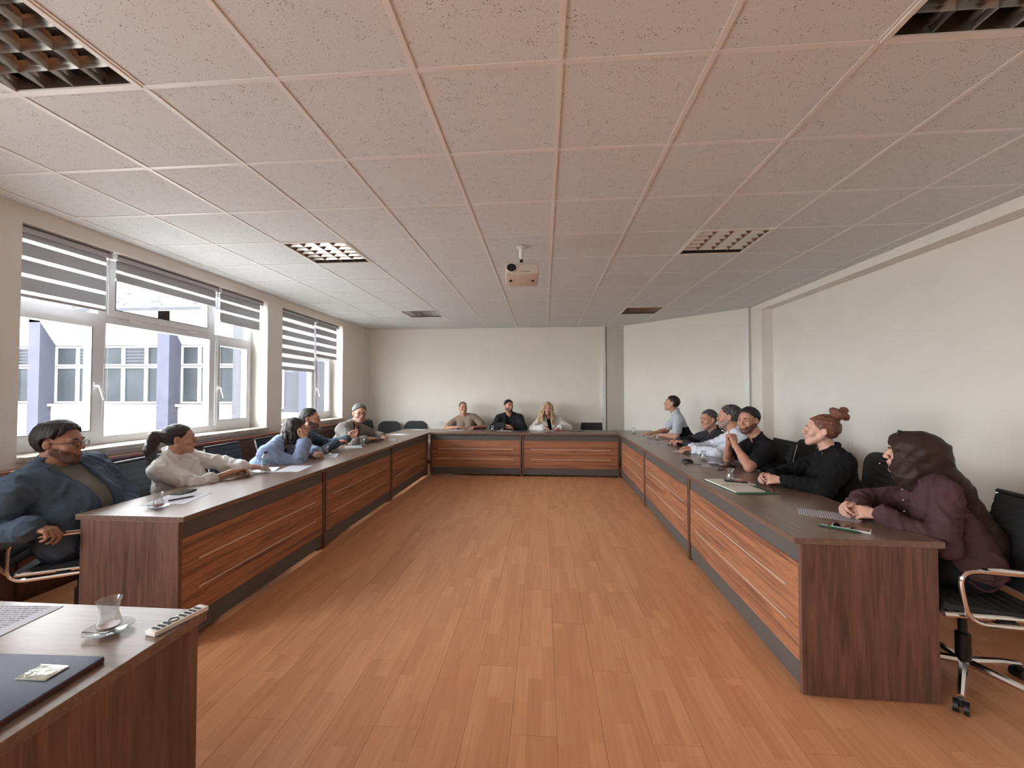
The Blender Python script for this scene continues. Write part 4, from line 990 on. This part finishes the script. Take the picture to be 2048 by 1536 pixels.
    def loc(Pt): q = (Pt - hc.astype(np.float32)) @ R.astype(np.float32) / hs; return q[..., 0], q[..., 1], q[..., 2]
    hv = max(vox * .8, .0038)
    if hair:
        S = Sdf(); e = lambda c, rr, **k: S.ell(T(*c), V3(*rr) * hs, R, **k)
        if hair in ('short', 'thin', 'wavy'):
            t = ht; e((0, -.016, .038), (.075 + t, .096 + t, .086 + t)); e((0, .030, .052), (.062 + t * .8, .058 + t * .9, .048 + t))
            if hair == 'wavy': e((0, -.03, .05), (.092, .10, .085), k=.02)
            def post(Pt, D):
                x, y, z = loc(Pt); ax_ = np.abs(x); hz_ = .092 if hair != 'thin' else .112
                line = np.where(y > .035, hz_ - ax_ * .25 - np.maximum(0, ax_ - .048) * 1.5, np.where(y > .004, hz_ - .02 + (y - .035) * 2.1, -.02 + (y - .004) * .9)); cut = (line - z) * .55
                ear = .036 - np.sqrt((np.abs(x) - .086) ** 2 + (y + .008) ** 2 + ((z - .0) * .9) ** 2); D = D + ht * .8 * np.clip(1 + cut / .016, 0, 1); return np.maximum(np.maximum(D, cut), ear * .8)
            S.post = post; S.disp = lambda Pt: waves(Pt, 210, .0012 if hair != 'wavy' else .003, 3) + waves(Pt, 60, .0012 if hair != 'wavy' else .004, 9)
        elif hair in ('pony', 'bun'):
            e((0, -.018, .038), (.080, .100, .090)); e((0, .030, .045), (.066, .060, .050))
            if hair == 'pony':
                S.cone(T(0, -.10, .045), T(0, -.150, .035), .026 * hs, .036 * hs, k=.02); S.cone(T(0, -.150, .035), T(0, -.172, -.06), .038 * hs, .040 * hs, k=.03); S.cone(T(0, -.172, -.06), T(.01, -.165, -.19), .040 * hs, .022 * hs, k=.03); S.cone(T(.01, -.165, -.19), T(.0, -.175, -.25), .020, .006, k=.02)
            else:
                e((0, -.02, .03), (.086, .100, .092)); S.cone(T(0, -.06, .090), T(0, -.088, .130), .040 * hs, .038 * hs, k=.012)
                for q in range(14):
                    a = q / 14 * 2 * PI; a2 = (q + 1) / 14 * 2 * PI; S.cone(T(.034 * math.cos(a), -.10 + .038 * math.sin(a), .142 + .02 * math.sin(a * 1)), T(.034 * math.cos(a2), -.10 + .038 * math.sin(a2), .142 + .02 * math.sin(a2)), .023 * hs, k=.006)
                S.cone(T(0, -.095, .14), T(0, -.12, .165), .030 * hs, k=.01)
            def post(Pt, D):
                x, y, z = loc(Pt); reg = -(z - 1.05 * y + .004) * .7; reg = np.where(y < -.09, -1.0, reg); ear = .030 - np.sqrt((np.abs(x) - .088) ** 2 + (y + .006) ** 2 + (z + .0) ** 2); fr = -(z - .088 + 2.2 * np.maximum(0, .055 - y) + np.abs(x) * .4) * .5
                return np.maximum(np.maximum(D, np.maximum(reg, np.where(y > .02, fr, -1))), ear * .8)
            S.post = post; S.disp = lambda Pt: waves(Pt, 150, .0022, 5) + waves(Pt, 60, .002, 6, stretch=(1, 1, .3))
        elif hair == 'shoulder':
            e((0, -.022, .040), (.088, .104, .092)); e((0, .026, .05), (.076, .062, .052))
            rg = np.random.RandomState(4)
            for q in range(30):
                a = math.radians(-38 + q / 29 * 256); x0, y0 = .082 * math.cos(a), -.022 - .092 * math.sin(a); p = [T(x0 * .9, y0 * .9, .05), T(x0 * 1.08, y0 * 1.05, -.01), T(x0 * 1.1 + rg.uniform(-.01, .01), y0 * 1.1, -.07), T(x0 * .95 + rg.uniform(-.015, .015), y0 * 1.15 - .005, -.12 - rg.uniform(0, .03))]
                for a_, b_, r1, r2 in zip(p, p[1:], (.016, .018, .016), (.018, .016, .007)): S.cone(a_, b_, r1, r2, k=.006)
            def post(Pt, D):
                x, y, z = loc(Pt); fr = np.minimum(np.minimum(y - .022, .086 - z - np.abs(x) * .3), .066 - np.abs(x)); return np.maximum(D, fr)
            S.post = post; S.disp = lambda Pt: waves(Pt, 140, .0035, 5, stretch=(1, 1, .35))
        elif hair == 'curly_long':
            e((0, -.022, .040), (.088, .106, .096)); e((0, .030, .055), (.078, .062, .056)); rg = np.random.RandomState(8)
            for sg in (-1, 1): e((sg * .088, .01, -.03), (.030, .055, .12), k=.03); e((sg * .125, .02, -.15), (.036, .045, .10), k=.03)
            e((0, -.09, -.06), (.085, .045, .14), k=.03)
            for q in range(46):
                a = math.radians(-52 + q / 45 * 284); x0, y0 = .084 * math.cos(a), -.015 - .090 * math.sin(a); ph = rg.uniform(0, 6); n_ = 9; pts = []
                for g in range(n_):
                    z_ = .06 - g * (.30 + .05 * math.sin(q)) / (n_ - 1); k_ = 1 + .10 * g; pts.append(T(x0 * k_ + .014 * math.sin(g * 1.7 + ph), y0 * (1 + .01 * g) + .011 * math.cos(g * 1.7 + ph) + (.008 * g if y0 > -.02 else 0), z_))
                for g in range(n_ - 1): S.cone(pts[g], pts[g + 1], .0155 - .0007 * g, k=.004)
            def post(Pt, D):
                x, y, z = loc(Pt); fr = np.minimum(np.minimum(y - .020, .088 - z - np.abs(x) * .4), .054 + .02 * np.clip(z / -.1, 0, 1) - np.abs(x)); return np.maximum(D, fr)
            S.post = post; S.disp = lambda Pt: waves(Pt, 120, .002, 5)
        put('hair', S.mesh('hair', hv, [M[hairm]]))
        if hair == 'pony':
            S = Sdf()
            for q in range(12): a, a2 = q / 12 * 2 * PI, (q + 1) / 12 * 2 * PI; S.cone(T(.026 * math.cos(a), -.118, .043 + .026 * math.sin(a)), T(.026 * math.cos(a2), -.118, .043 + .026 * math.sin(a2)), .0075, k=.003)
            put('hair_tie', S.mesh('hair_tie', .003, [M['white']]))
    if beard:
        S = Sdf(); head_prims(S, R, hc, hs, fem, wideh, ears=False)
        th = max(beard[1], .0032)
        def post(Pt, D):
            x, y, z = loc(Pt); top_ = (z + .020 + .55 * np.maximum(0, y - .03) - .5 * np.maximum(0, .0 - y)) ; back = -(y + .004) ; low = -(z + .118)
            mouth = .0 - (np.sqrt((x / .024) ** 2 + ((z + .053) / .011) ** 2) - 1) * .01; nose = np.where((np.abs(x) < .018) & (z > -.038), .01, -1)
            return np.maximum(np.maximum(np.maximum(D - th, top_ * .8), np.maximum(back, low)), np.maximum(mouth, nose))
        S.post = post; S.disp = lambda Pt: waves(Pt, 150, .0006, 5); put('beard', S.mesh('beard', hv, [M[beard[0]]]))
    if glasses:
        bm = bmesh.new()
        for sx in (-1, 1): tube(bm, [Vector(T(sx * .033 + .023 * math.cos(a), .104, .004 + .016 * math.sin(a))) for a in np.linspace(0, 2 * PI, 17)[:-1]], .0019, 6, closed=True); tube(bm, [Vector(T(sx * .056, .103, .008)), Vector(T(sx * .084, .0, .008))], .0018, 5)
        tube(bm, [Vector(T(-.011, .105, .008)), Vector(T(.011, .105, .008))], .0018, 5); me = bpy.data.meshes.new('glasses'); bm.to_mesh(me); bm.free(); me.materials.append(M['black']); put('glasses', me, root)
    # ---- clothes
    def cloth(name, o, mats, slv, jac=False, mt=0, seed=1, cu=None):
        S = Sdf(); torso(S, o)
        for s in 'LR':
            q = .92 if fem else 1.0; fr = slv[0 if s == 'L' else 1]; ro = o + .004
            ue = sh[s] + (el[s] - sh[s]) * min(1, fr * 2); S.cone(sh[s], ue, .054 * q * w + ro, (.054 - .012 * min(1, fr * 2)) * q * w + ro + (.006 if .1 < fr < .5 else 0), k=.03, m=am)
            if fr > .5:
                fe = el[s] + (wr[s] - el[s]) * (fr * 2 - 1); S.cone(el[s], fe, .043 * q + ro, (.043 - .014 * (fr * 2 - 1)) * q + ro, k=.02, m=am); dd = nrm(wr[s] - el[s]); S.cone(fe - dd * .028, fe - dd * .003, (.035 if fr > .9 else .043) * q + ro, k=.004, m=am)
                S.cone(el[s] - u * .004, el[s], .046 * q + ro, k=.02, m=am)
        if collar and not jac:
            for q in range(14):
                a, a2 = q / 14 * 2 * PI, (q + 1) / 14 * 2 * PI
                if collar == 'open' and abs(q + .5 - 3.5) < 1.2: continue
                cp = lambda a: N + u * (.030 - .028 * math.sin(a)) + r * .070 * math.cos(a) + f * (.062 * math.sin(a) + .008)
                S.cone(cp(a), cp(a2), .013, k=.008)
        if jac:
            for sg in (-1, 1):
                S.cone(N + u * .035 + r * sg * .068 - f * .015, N - u * .02 + r * sg * .078 + f * .045, .018, k=.012); S.cone(N - u * .02 + r * sg * .080 + f * .05, N - u * .22 + r * sg * (open_w + .022) + f * (.125 * w + .01), .016, .012, k=.012); S.cone(N - u * .02 + r * sg * .085 + f * .05, N - u * .13 + r * sg * (open_w + .05) + f * (.11 * w), .013, k=.010)
            S.cone(N + u * .035 + r * .068 - f * .015, N + u * .040 - r * .068 - f * .015, .020, k=.01)
            cs = u.astype(np.float32), r.astype(np.float32), f.astype(np.float32), N.astype(np.float32)
            def post(Pt, D):
                q = Pt - cs[3]; a = q @ cs[0]; x = np.abs(q @ cs[1]); y = q @ cs[2]; wdg = np.minimum(open_w + .03 * np.clip((a + .2) * 3, -1, 1) * 1.0 - x, y - .035); return np.maximum(D, np.where(a < .06, wdg, -1))
            S.post = post
        def wr_(Pt):
            a_ = waves(Pt, 42, 1.0, seed + 3, 4); b_ = waves(Pt, 75, 1.0, seed + 7, 4); return waves(Pt, 18, .0025, seed, 3) - fold * 1.25 * np.exp(-(a_ / .42) ** 2) - fold * .7 * np.exp(-(b_ / .45) ** 2) + fold * .35
        S.disp = wr_ if not (jacket and not jac) else (lambda Pt: waves(Pt, 40, .001, seed, 4))
        me = S.mesh(name, cv, mats)
        if split is not None and not jac:
            for pl in me.polygons:
                if pl.material_index == 0 and pl.center.z < split: pl.material_index = 1
        return put(name, me)
    if top: cloth(top, .011, topm, sleeve if not jacket else (.05, .05), seed=int(abs(hc[1]) * 100))
    if jacket: cloth(jacket[0], .026, [jacket[1]], sleeve, True, seed=int(abs(hc[1]) * 90))
    if legs:
        S = Sdf()
        for sg in (-1, 1):
            hp_ = P + r * sg * .085; kz = np.array([0, 0, P[2] - .02]); kn_ = V3(P[0], P[1], 0) + B[:, 1] * .43 + B[:, 0] * sg * .115 + kz; an = V3(kn_[0], kn_[1], .11) + B[:, 1] * .02
            S.cone(hp_ - u * .03, kn_, .088 * w, .062, k=.03); S.cone(kn_, an, .060, .050, k=.02)
        S.cone(P + r * .06, P - r * .06, .118 * w, k=.03); S.disp = lambda Pt: waves(Pt, 22, .004, 4)
        put('trousers', S.mesh('trousers', max(cv, .010), [M['cl_' + trousers]]))
        for sg in (-1, 1):
            kn_ = V3(P[0], P[1], 0) + B[:, 1] * .45 + B[:, 0] * sg * .115; S = Sdf(); S.cone(kn_ - B[:, 1] * .03 + V3(0, 0, .05), kn_ + B[:, 1] * .13 + V3(0, 0, .038), .044, .035, k=.02); S.cone(kn_ - B[:, 1] * .02 + V3(0, 0, .06), kn_ + V3(0, 0, .10), .046, k=.02)
            S.post = lambda Pt, D: np.maximum(D, .004 - Pt[..., 2]); put('shoe', S.mesh('shoe', .010, [M['black']]))
    if extra: extra(dict(T=T, R=R, hc=hc, hs=hs, N=N, P=P, u=u, r=r, f=f, B=B, sh=sh, el=el, wr=wr, put=put, loc=loc, root=root, w=w))
    return root
for n_, c_ in dict(dk=(34, 36, 44), denim=(74, 88, 104), knit=(112, 112, 104), white=(222, 222, 220), shirtw=(214, 220, 232), blueblz=(140, 158, 190), black=(26, 26, 28), char=(52, 52, 56), greyblz=(134, 130, 126), beige=(150, 134, 118), blz=(40, 42, 46), tee=(186, 192, 204), maroon=(84, 58, 64), bsh=(24, 24, 26), navy=(36, 44, 58)).items(): M['cl_' + n_] = fabric('cloth_' + n_, c_)
M['scarf'] = fabric('headscarf_satin', (58, 44, 40)); M['scarf'].node_tree.nodes['Principled BSDF'].inputs['Roughness'].default_value = .5
def watch(c, col='black', s='L', off=.03):
    wr, el = c['wr'][s], c['el'][s]; d = nrm(wr - el); p = wr - d * off; bm = bmesh.new(); a1 = nrm(np.cross(d, V3(0, 0, 1))); a2 = np.cross(d, a1)
    tube(bm, [Vector(p + (a1 * math.cos(a) + a2 * math.sin(a)) * .033) for a in np.linspace(0, 2 * PI, 17)[:-1]], .006, 6, closed=True); me = bpy.data.meshes.new('wrist_watch'); 
    q = Vector(p + V3(0, 0, .036)); tube(bm, [q - Vector((0, 0, .004)), q + Vector((0, 0, .004))], .019, 14); bm.to_mesh(me); bm.free(); me.materials.append(M[col]); c['put']('wrist_watch', me)
DOWN = (0, 0, -1)
# 1 near left man, denim jacket
def ex1(c):
    S = Sdf(); N, u, r, f = c['N'], c['u'], c['r'], c['f']
    for sg in (-1, 1): S.cone(N - u * .17 + r * sg * .115 + f * .118, N - u * .17 + r * sg * .055 + f * .135, .016, k=.004)
    c['put']('pocket_flap', S.mesh('pocket_flap', .005, [M['cl_denim']]))
person('heavily built man in an open blue denim jacket, one hand on a chrome armrest', (-2.95, 2.30, 1.13), 20, (-2.985, 2.29, .985), (-2.86, 2.37, .59), 6,
       dict(e=(-2.85, 2.65, .72), w=(-2.62, 2.42, .66), h=(.8, -.4, -.1)), dict(e=(-3.10, 2.02, .72), w=(-2.79, 2.04, .705), h=(1, .30, -.18), c=(42, 50, 30), sh=(0, -.02, .0)), hp=-2, hs=1.06, sk=S_DK, w=1.17, vox=.0045,
       cv=.007, hair='short', hairm='hair_black', ht=.018, beard=('beard_dark', .003), top='sweater', topm=[M['cl_knit']], jacket=('denim_jacket', M['cl_denim']), open_w=.055, belly=.05, trousers='navy', extra=ex1, fold=.006, glasses=True, sw=.205)
# 2 woman in white
person('woman with a long dark ponytail and loose white shirt, reaching for the water bottle', (-2.86, 3.03, 1.075), 41, (-2.905, 3.03, .945), (-2.90, 3.08, .57), 14,
       dict(e=(-2.72, 3.45, .80), w=(-2.50, 3.38, .800), h=(.5, .8, -.1), c=(35, 40, 30)), dict(e=(-2.72, 2.92, .79), w=(-2.52, 3.15, .80), h=(.38, .9, .05), c=(30, 35, 25), p=(.5, 0, -1)), sk=S_MID, fem=True, vox=.005, hair='pony', hairm='hair_brown', top='white_shirt', topm=[M['cl_white']], sleeve=(.8, .68), fold=.007, bust=.9, w=1.06, sw=.175, hp=2)
# 3 pale blue blazer
person('person in a pale blue blazer with shoulder-length dark hair, cheek resting on hand', (-2.53, 4.03, 1.055), 25, (-2.66, 3.96, .925), (-2.90, 3.96, .57), 14,
       dict(e=(-2.62, 4.42, .80), w=(-2.44, 4.25, .80), h=(.7, -.6, 0), c=(30, 35, 25)), dict(e=(-2.44, 3.92, .80), w=(-2.405, 3.985, .965), h=(-.22, .12, 1), p=(-1, .3, .1), c=(40, 60, 40)), hp=-6, hr=0, hs=1.0, sk=S_MID, vox=.005, hair='shoulder', hairm='hair_brown', top='dark_turtleneck', topm=[M['cl_blz']], jacket=('blue_blazer', M['cl_blueblz']), sleeve=(.97, .93), open_w=.035, fold=.006)
# 4 bearded man plaid
person('bearded man in dark plaid shirt with denim sleeves, gesturing with both hands over the table', (-2.75, 4.66, 1.13), 17, (-2.84, 4.62, .975), (-2.92, 4.62, .57), 12,
       dict(e=(-2.63, 4.98, .82), w=(-2.44, 4.97, .87), h=(.6, .3, .45), p=(0, -1, .2), c=(25, 35, 25)), dict(e=(-2.66, 4.50, .80), w=(-2.47, 4.74, .84), h=(.42, .85, .22), p=(.2, .6, -.6), c=(25, 35, 25)), sk=S_RED, vox=.005, hair='short', ht=.014, beard=('beard_dark', .007), top='plaid_shirt', topm=[M['plaid'], M['cl_denim']], am=1)
# 5 grey blazer
person('grey-haired man with glasses in a grey blazer, looking towards the camera', (-2.60, 5.64, 1.15), -48, (-2.70, 5.63, .985), (-2.90, 5.64, .57), -12,
       dict(e=(-2.52, 5.98, .81), w=(-2.36, 5.84, .805), h=(.7, -.5, .1), c=(35, 45, 30)), dict(e=(-2.58, 5.34, .80), w=(-2.42, 5.58, .80), h=(.55, .8, 0), c=(35, 45, 30)), hp=-5, hs=1.08, sk=S_MID, w=1.08, vox=.005, hair='short', hairm='hair_grey', ht=.014, beard=('beard_grey', .002), top='shirt', topm=[M['cl_char']], jacket=('grey_blazer', M['cl_greyblz']), open_w=.05, glasses=True)
# 6-8 far side
person('balding man in a beige polo shirt, smiling sideways, left of the far row', (-1.57, 7.93, 1.145), -62, (-1.555, 8.00, .985), (-1.50, 8.0, .57), -88,
       dict(e=(-1.20, 7.93, .80), w=(-1.27, 7.74, .795), h=(-.6, -.7, 0), sh=(0, 0, .02)), dict(e=(-1.84, 7.86, .80), w=(-1.66, 7.68, .795), h=(.9, -.1, .1), c=(30, 40, 25)), sk=S_RED, smile=1, vox=.0055, hair='thin', hairm='hair_pepper', ht=.005, top='polo_shirt', topm=[M['cl_beige']], sleeve=(.32, .32))
person('man in a black blazer with folded forearms on the far desk, looking sideways', (-.67, 7.90, 1.185), -58, (-.66, 7.97, 1.01), (-.66, 8.0, .57), -90,
       dict(e=(-.40, 7.76, .80), w=(-.62, 7.62, .80), h=(-1, 0, 0), c=(15, 20, 15)), dict(e=(-.92, 7.76, .81), w=(-.72, 7.60, .845), h=(1, -.1, -.1), c=(20, 30, 15)), sk=S_RED, vox=.0058, hair='short', ht=.012, beard=('beard_dark', .001), top='black_shirt', topm=[M['cl_black']], jacket=('black_blazer', M['cl_blz']), open_w=.045, w=1.05, extra=lambda c: watch(c, s='R'))
person('smiling woman with long curly blonde hair in a white jacket', (.07, 7.88, 1.14), -86, (.10, 7.97, .97), (.12, 8.0, .57), -86,
       dict(e=(.42, 7.90, .81), w=(.30, 7.70, .795), h=(-.6, -.6, 0), sh=(0, 0, .01)), dict(e=(-.18, 7.84, .80), w=(-.02, 7.64, .795), h=(.6, -.5, 0)), hr=6, sk=S_LT, fem=True, smile=1, vox=.0055, hair='curly_long', hairm='hair_blonde', top='black_top', topm=[M['cl_black']], jacket=('white_jacket', M['cl_white']), open_w=.03, bust=.85, brow=True)
# 9-14 right side
person('man in a white T-shirt with a black lower half, sitting upright farthest on the right', (1.98, 6.55, 1.275), 159, (2.045, 6.55, 1.125), (2.28, 6.50, .57), 165,
       dict(e=(2.0, 6.25, .84), w=(1.80, 6.48, .795), h=(-.7, .6, 0)), dict(e=(1.95, 6.84, .82), w=(1.74, 6.76, .795), h=(-.9, 0, 0)), hp=10, sk=S_RED, vox=.0065, hair='short', ht=.010, top='two_tone_tshirt', topm=[M['cl_tee'], M['cl_black'], M['cl_tee']], am=2, sleeve=(.34, .34), split=.93)
person('grey-haired man in a charcoal shirt with clasped hands, second from far end', (2.08, 5.38, 1.10), -164, (2.17, 5.42, .955), (2.30, 5.42, .57), 172,
       dict(e=(2.02, 5.22, .81), w=(1.83, 5.50, .80), h=(-.8, .35, .1), c=(40, 50, 30)), dict(e=(1.98, 5.74, .81), w=(1.80, 5.62, .80), h=(-.9, -.1, .1), c=(40, 50, 30)), hp=-4, sk=S_RED, vox=.006, hair='short', hairm='hair_pepper', ht=.012, top='charcoal_shirt', topm=[M['cl_char']], w=1.05)
person('man with greying dark hair in a white shirt and wristwatch, leaning on the table', (2.09, 4.84, 1.165), 156, (2.15, 4.82, 1.0), (2.30, 4.80, .57), 168,
       dict(e=(1.93, 4.60, .80), w=(1.72, 4.84, .795), h=(-.85, .35, -.05), c=(18, 25, 15)), dict(e=(1.95, 5.12, .80), w=(1.76, 5.04, .795), h=(-.9, -.1, 0)), hs=1.06, sk=S_RED, vox=.0055, hair='wavy', hairm='hair_pepper', ht=.014, beard=('beard_grey', .0015), top='white_shirt', topm=[M['cl_shirtw']], fold=.006, extra=lambda c: watch(c, 'chrome', 'L', -.005))
person('dark-haired man in a black T-shirt, chin above clasped hands, elbows on the table', (1.945, 4.08, 1.175), -148, (2.03, 4.06, .995), (2.28, 4.04, .57), 172,
       dict(e=(1.80, 3.76, .80), w=(1.765, 3.955, .955), h=(-.05, .42, .9), p=(-.2, .9, -.3), c=(55, 60, 25), sh=(-.02, 0, 0)), dict(e=(1.80, 4.26, .80), w=(1.77, 4.10, .955), h=(-.05, -.42, .9), p=(-.2, -.9, -.3), c=(55, 60, 25)), hp=-4, sk=S_RED, vox=.005, hair='short', ht=.014, beard=('beard_dark', .0012), top='black_tshirt', topm=[M['cl_black']], sleeve=(.33, .33), collar=True, w=1.03)
def ex13(c):
    bm = bmesh.new()
    for sx in (-1, 1): tube(bm, [Vector(c['T'](sx * .083, -.004 + .008 * math.sin(a), -.042 + .010 * math.cos(a))) for a in np.linspace(0, 2 * PI, 13)[:-1]], .0016, 5, closed=True)
    me = bpy.data.meshes.new('earring'); bm.to_mesh(me); bm.free(); me.materials.append(M['chrome']); c['put']('earring', me)
person('woman with auburn hair in a high bun and black shirt, hands clasped on the notebook', (2.07, 3.25, 1.155), 154, (2.125, 3.23, .995), (2.20, 3.18, .57), 172,
       dict(e=(1.93, 2.98, .80), w=(1.74, 3.14, .805), h=(-.85, .35, .02), c=(35, 40, 30), p=(.1, .8, -.6)), dict(e=(1.93, 3.46, .80), w=(1.72, 3.27, .81), h=(-.9, -.25, .05), c=(35, 40, 30), p=(0, -.8, -.6)), hp=5, sk=S_LT, fem=True, vox=.0045, cv=.007, hair='bun', hairm='hair_auburn', top='black_shirt', topm=[M['cl_bsh']], sleeve=(.96, .96), bust=.95, fold=.006, extra=ex13, w=1.04)
def ex14(c):
    T, R, N, u, r, f, hs = c['T'], c['R'], c['N'], c['u'], c['r'], c['f'], c['hs']
    S = Sdf(); e = lambda q, rr, **k: S.ell(T(*q), V3(*rr) * hs, R, **k)
    e((0, -.026, .036), (.094, .122, .096)); e((0, .030, .048), (.082, .072, .058)); e((0, -.09, .0), (.080, .07, .078), k=.04); e((0, .02, -.03), (.082, .066, .075), k=.03)
    S.cone(T(0, .02, -.06), T(0, .0, -.10), .075 * hs, .085 * hs, k=.04); S.cone(T(0, -.03, -.09), N - u * .02 + f * .01, .080, .078, k=.04); S.cone(T(0, .076, .088), T(0, .030, .108), .016, .02, k=.02)
    for sg in (-1, 1): S.cone(N - u * .01 + r * sg * .03, N - u * .05 + r * sg * .08 - f * .03, .06, .045, k=.04)
    S.cone(T(0, -.10, -.05), N - u * .05 - f * .09, .062, .075, k=.04); S.cone(N - u * .05 - f * .09, N - u * .30 - f * .11 + r * .01, .075, .085, k=.04); S.cone(N - u * .30 - f * .11, N - u * .42 - f * .10, .085, .06, k=.04)
    loc = c['loc']
    def post(Pt, D):
        x, y, z = loc(Pt); fr = -(np.sqrt((x / .052) ** 2 + ((z + .012) / .082) ** 2) - 1) * .05; return np.maximum(D, np.where(y > .03, fr, -1))
    S.post = post; S.disp = lambda Pt: .0034 * np.sin(Pt[..., 2] * 75 + Pt[..., 1] * 60 - Pt[..., 0] * 55 + 2 * np.sin(Pt[..., 0] * 18)) * .6 - .004 * np.exp(-(waves(Pt, 38, 1.0, 12, 4) / .4) ** 2) + waves(Pt, 26, .002, 2)
    c['put']('headscarf', S.mesh('headscarf', .0055, [M['scarf']]))
    S = Sdf()
    for k in range(5): q = N - u * (.02 + .058 * k) + f * (.075 + .016 * k if k < 4 else .14) + r * .004; S.cone(q + f * .028, q + f * .034, .0065, k=.001)
    S.cone(c['wr']['L'] - nrm(c['wr']['L'] - c['el']['L']) * .03 + V3(0, -.038, 0), c['wr']['L'] - nrm(c['wr']['L'] - c['el']['L']) * .03 + V3(0, -.043, 0), .006, k=.001)
    c['put']('snap_button', S.mesh('snap_button', .0025, [M['chrome']]), kind='stuff')
    bm = bmesh.new(); box(bm, -.03, .03, -.004, .004, -.012, .012, bev=.003); me = bpy.data.meshes.new('hair_clip'); bm.transform(Matrix.Translation(Vector(T(.0, .035, .118))) @ Matrix.Rotation(.3, 4, 'Y')); bm.to_mesh(me); bm.free(); me.materials.append(M['greyfab']); c['put']('scarf_clip', me)
person('woman in a dark brown headscarf and maroon snap-button shirt, nearest on the right', (2.04, 2.46, 1.095), 144, (2.10, 2.44, .945), (2.14, 2.30, .57), 160,
       dict(e=(1.99, 2.20, .79), w=(1.77, 2.31, .80), h=(-.85, .50, .05), c=(40, 45, 30), p=(.2, .7, -.6)), dict(e=(1.94, 2.66, .80), w=(1.74, 2.45, .81), h=(-.9, -.25, .05), c=(40, 45, 30), p=(0, -.7, -.6)), hp=2, sk=S_LT, fem=True, vox=.0042, cv=.0065, hair=None, ears=False, top='maroon_shirt', topm=[M['cl_maroon']], fold=.007, extra=ex14, w=1.03, bust=.95, sw=.18, hs=1.0)
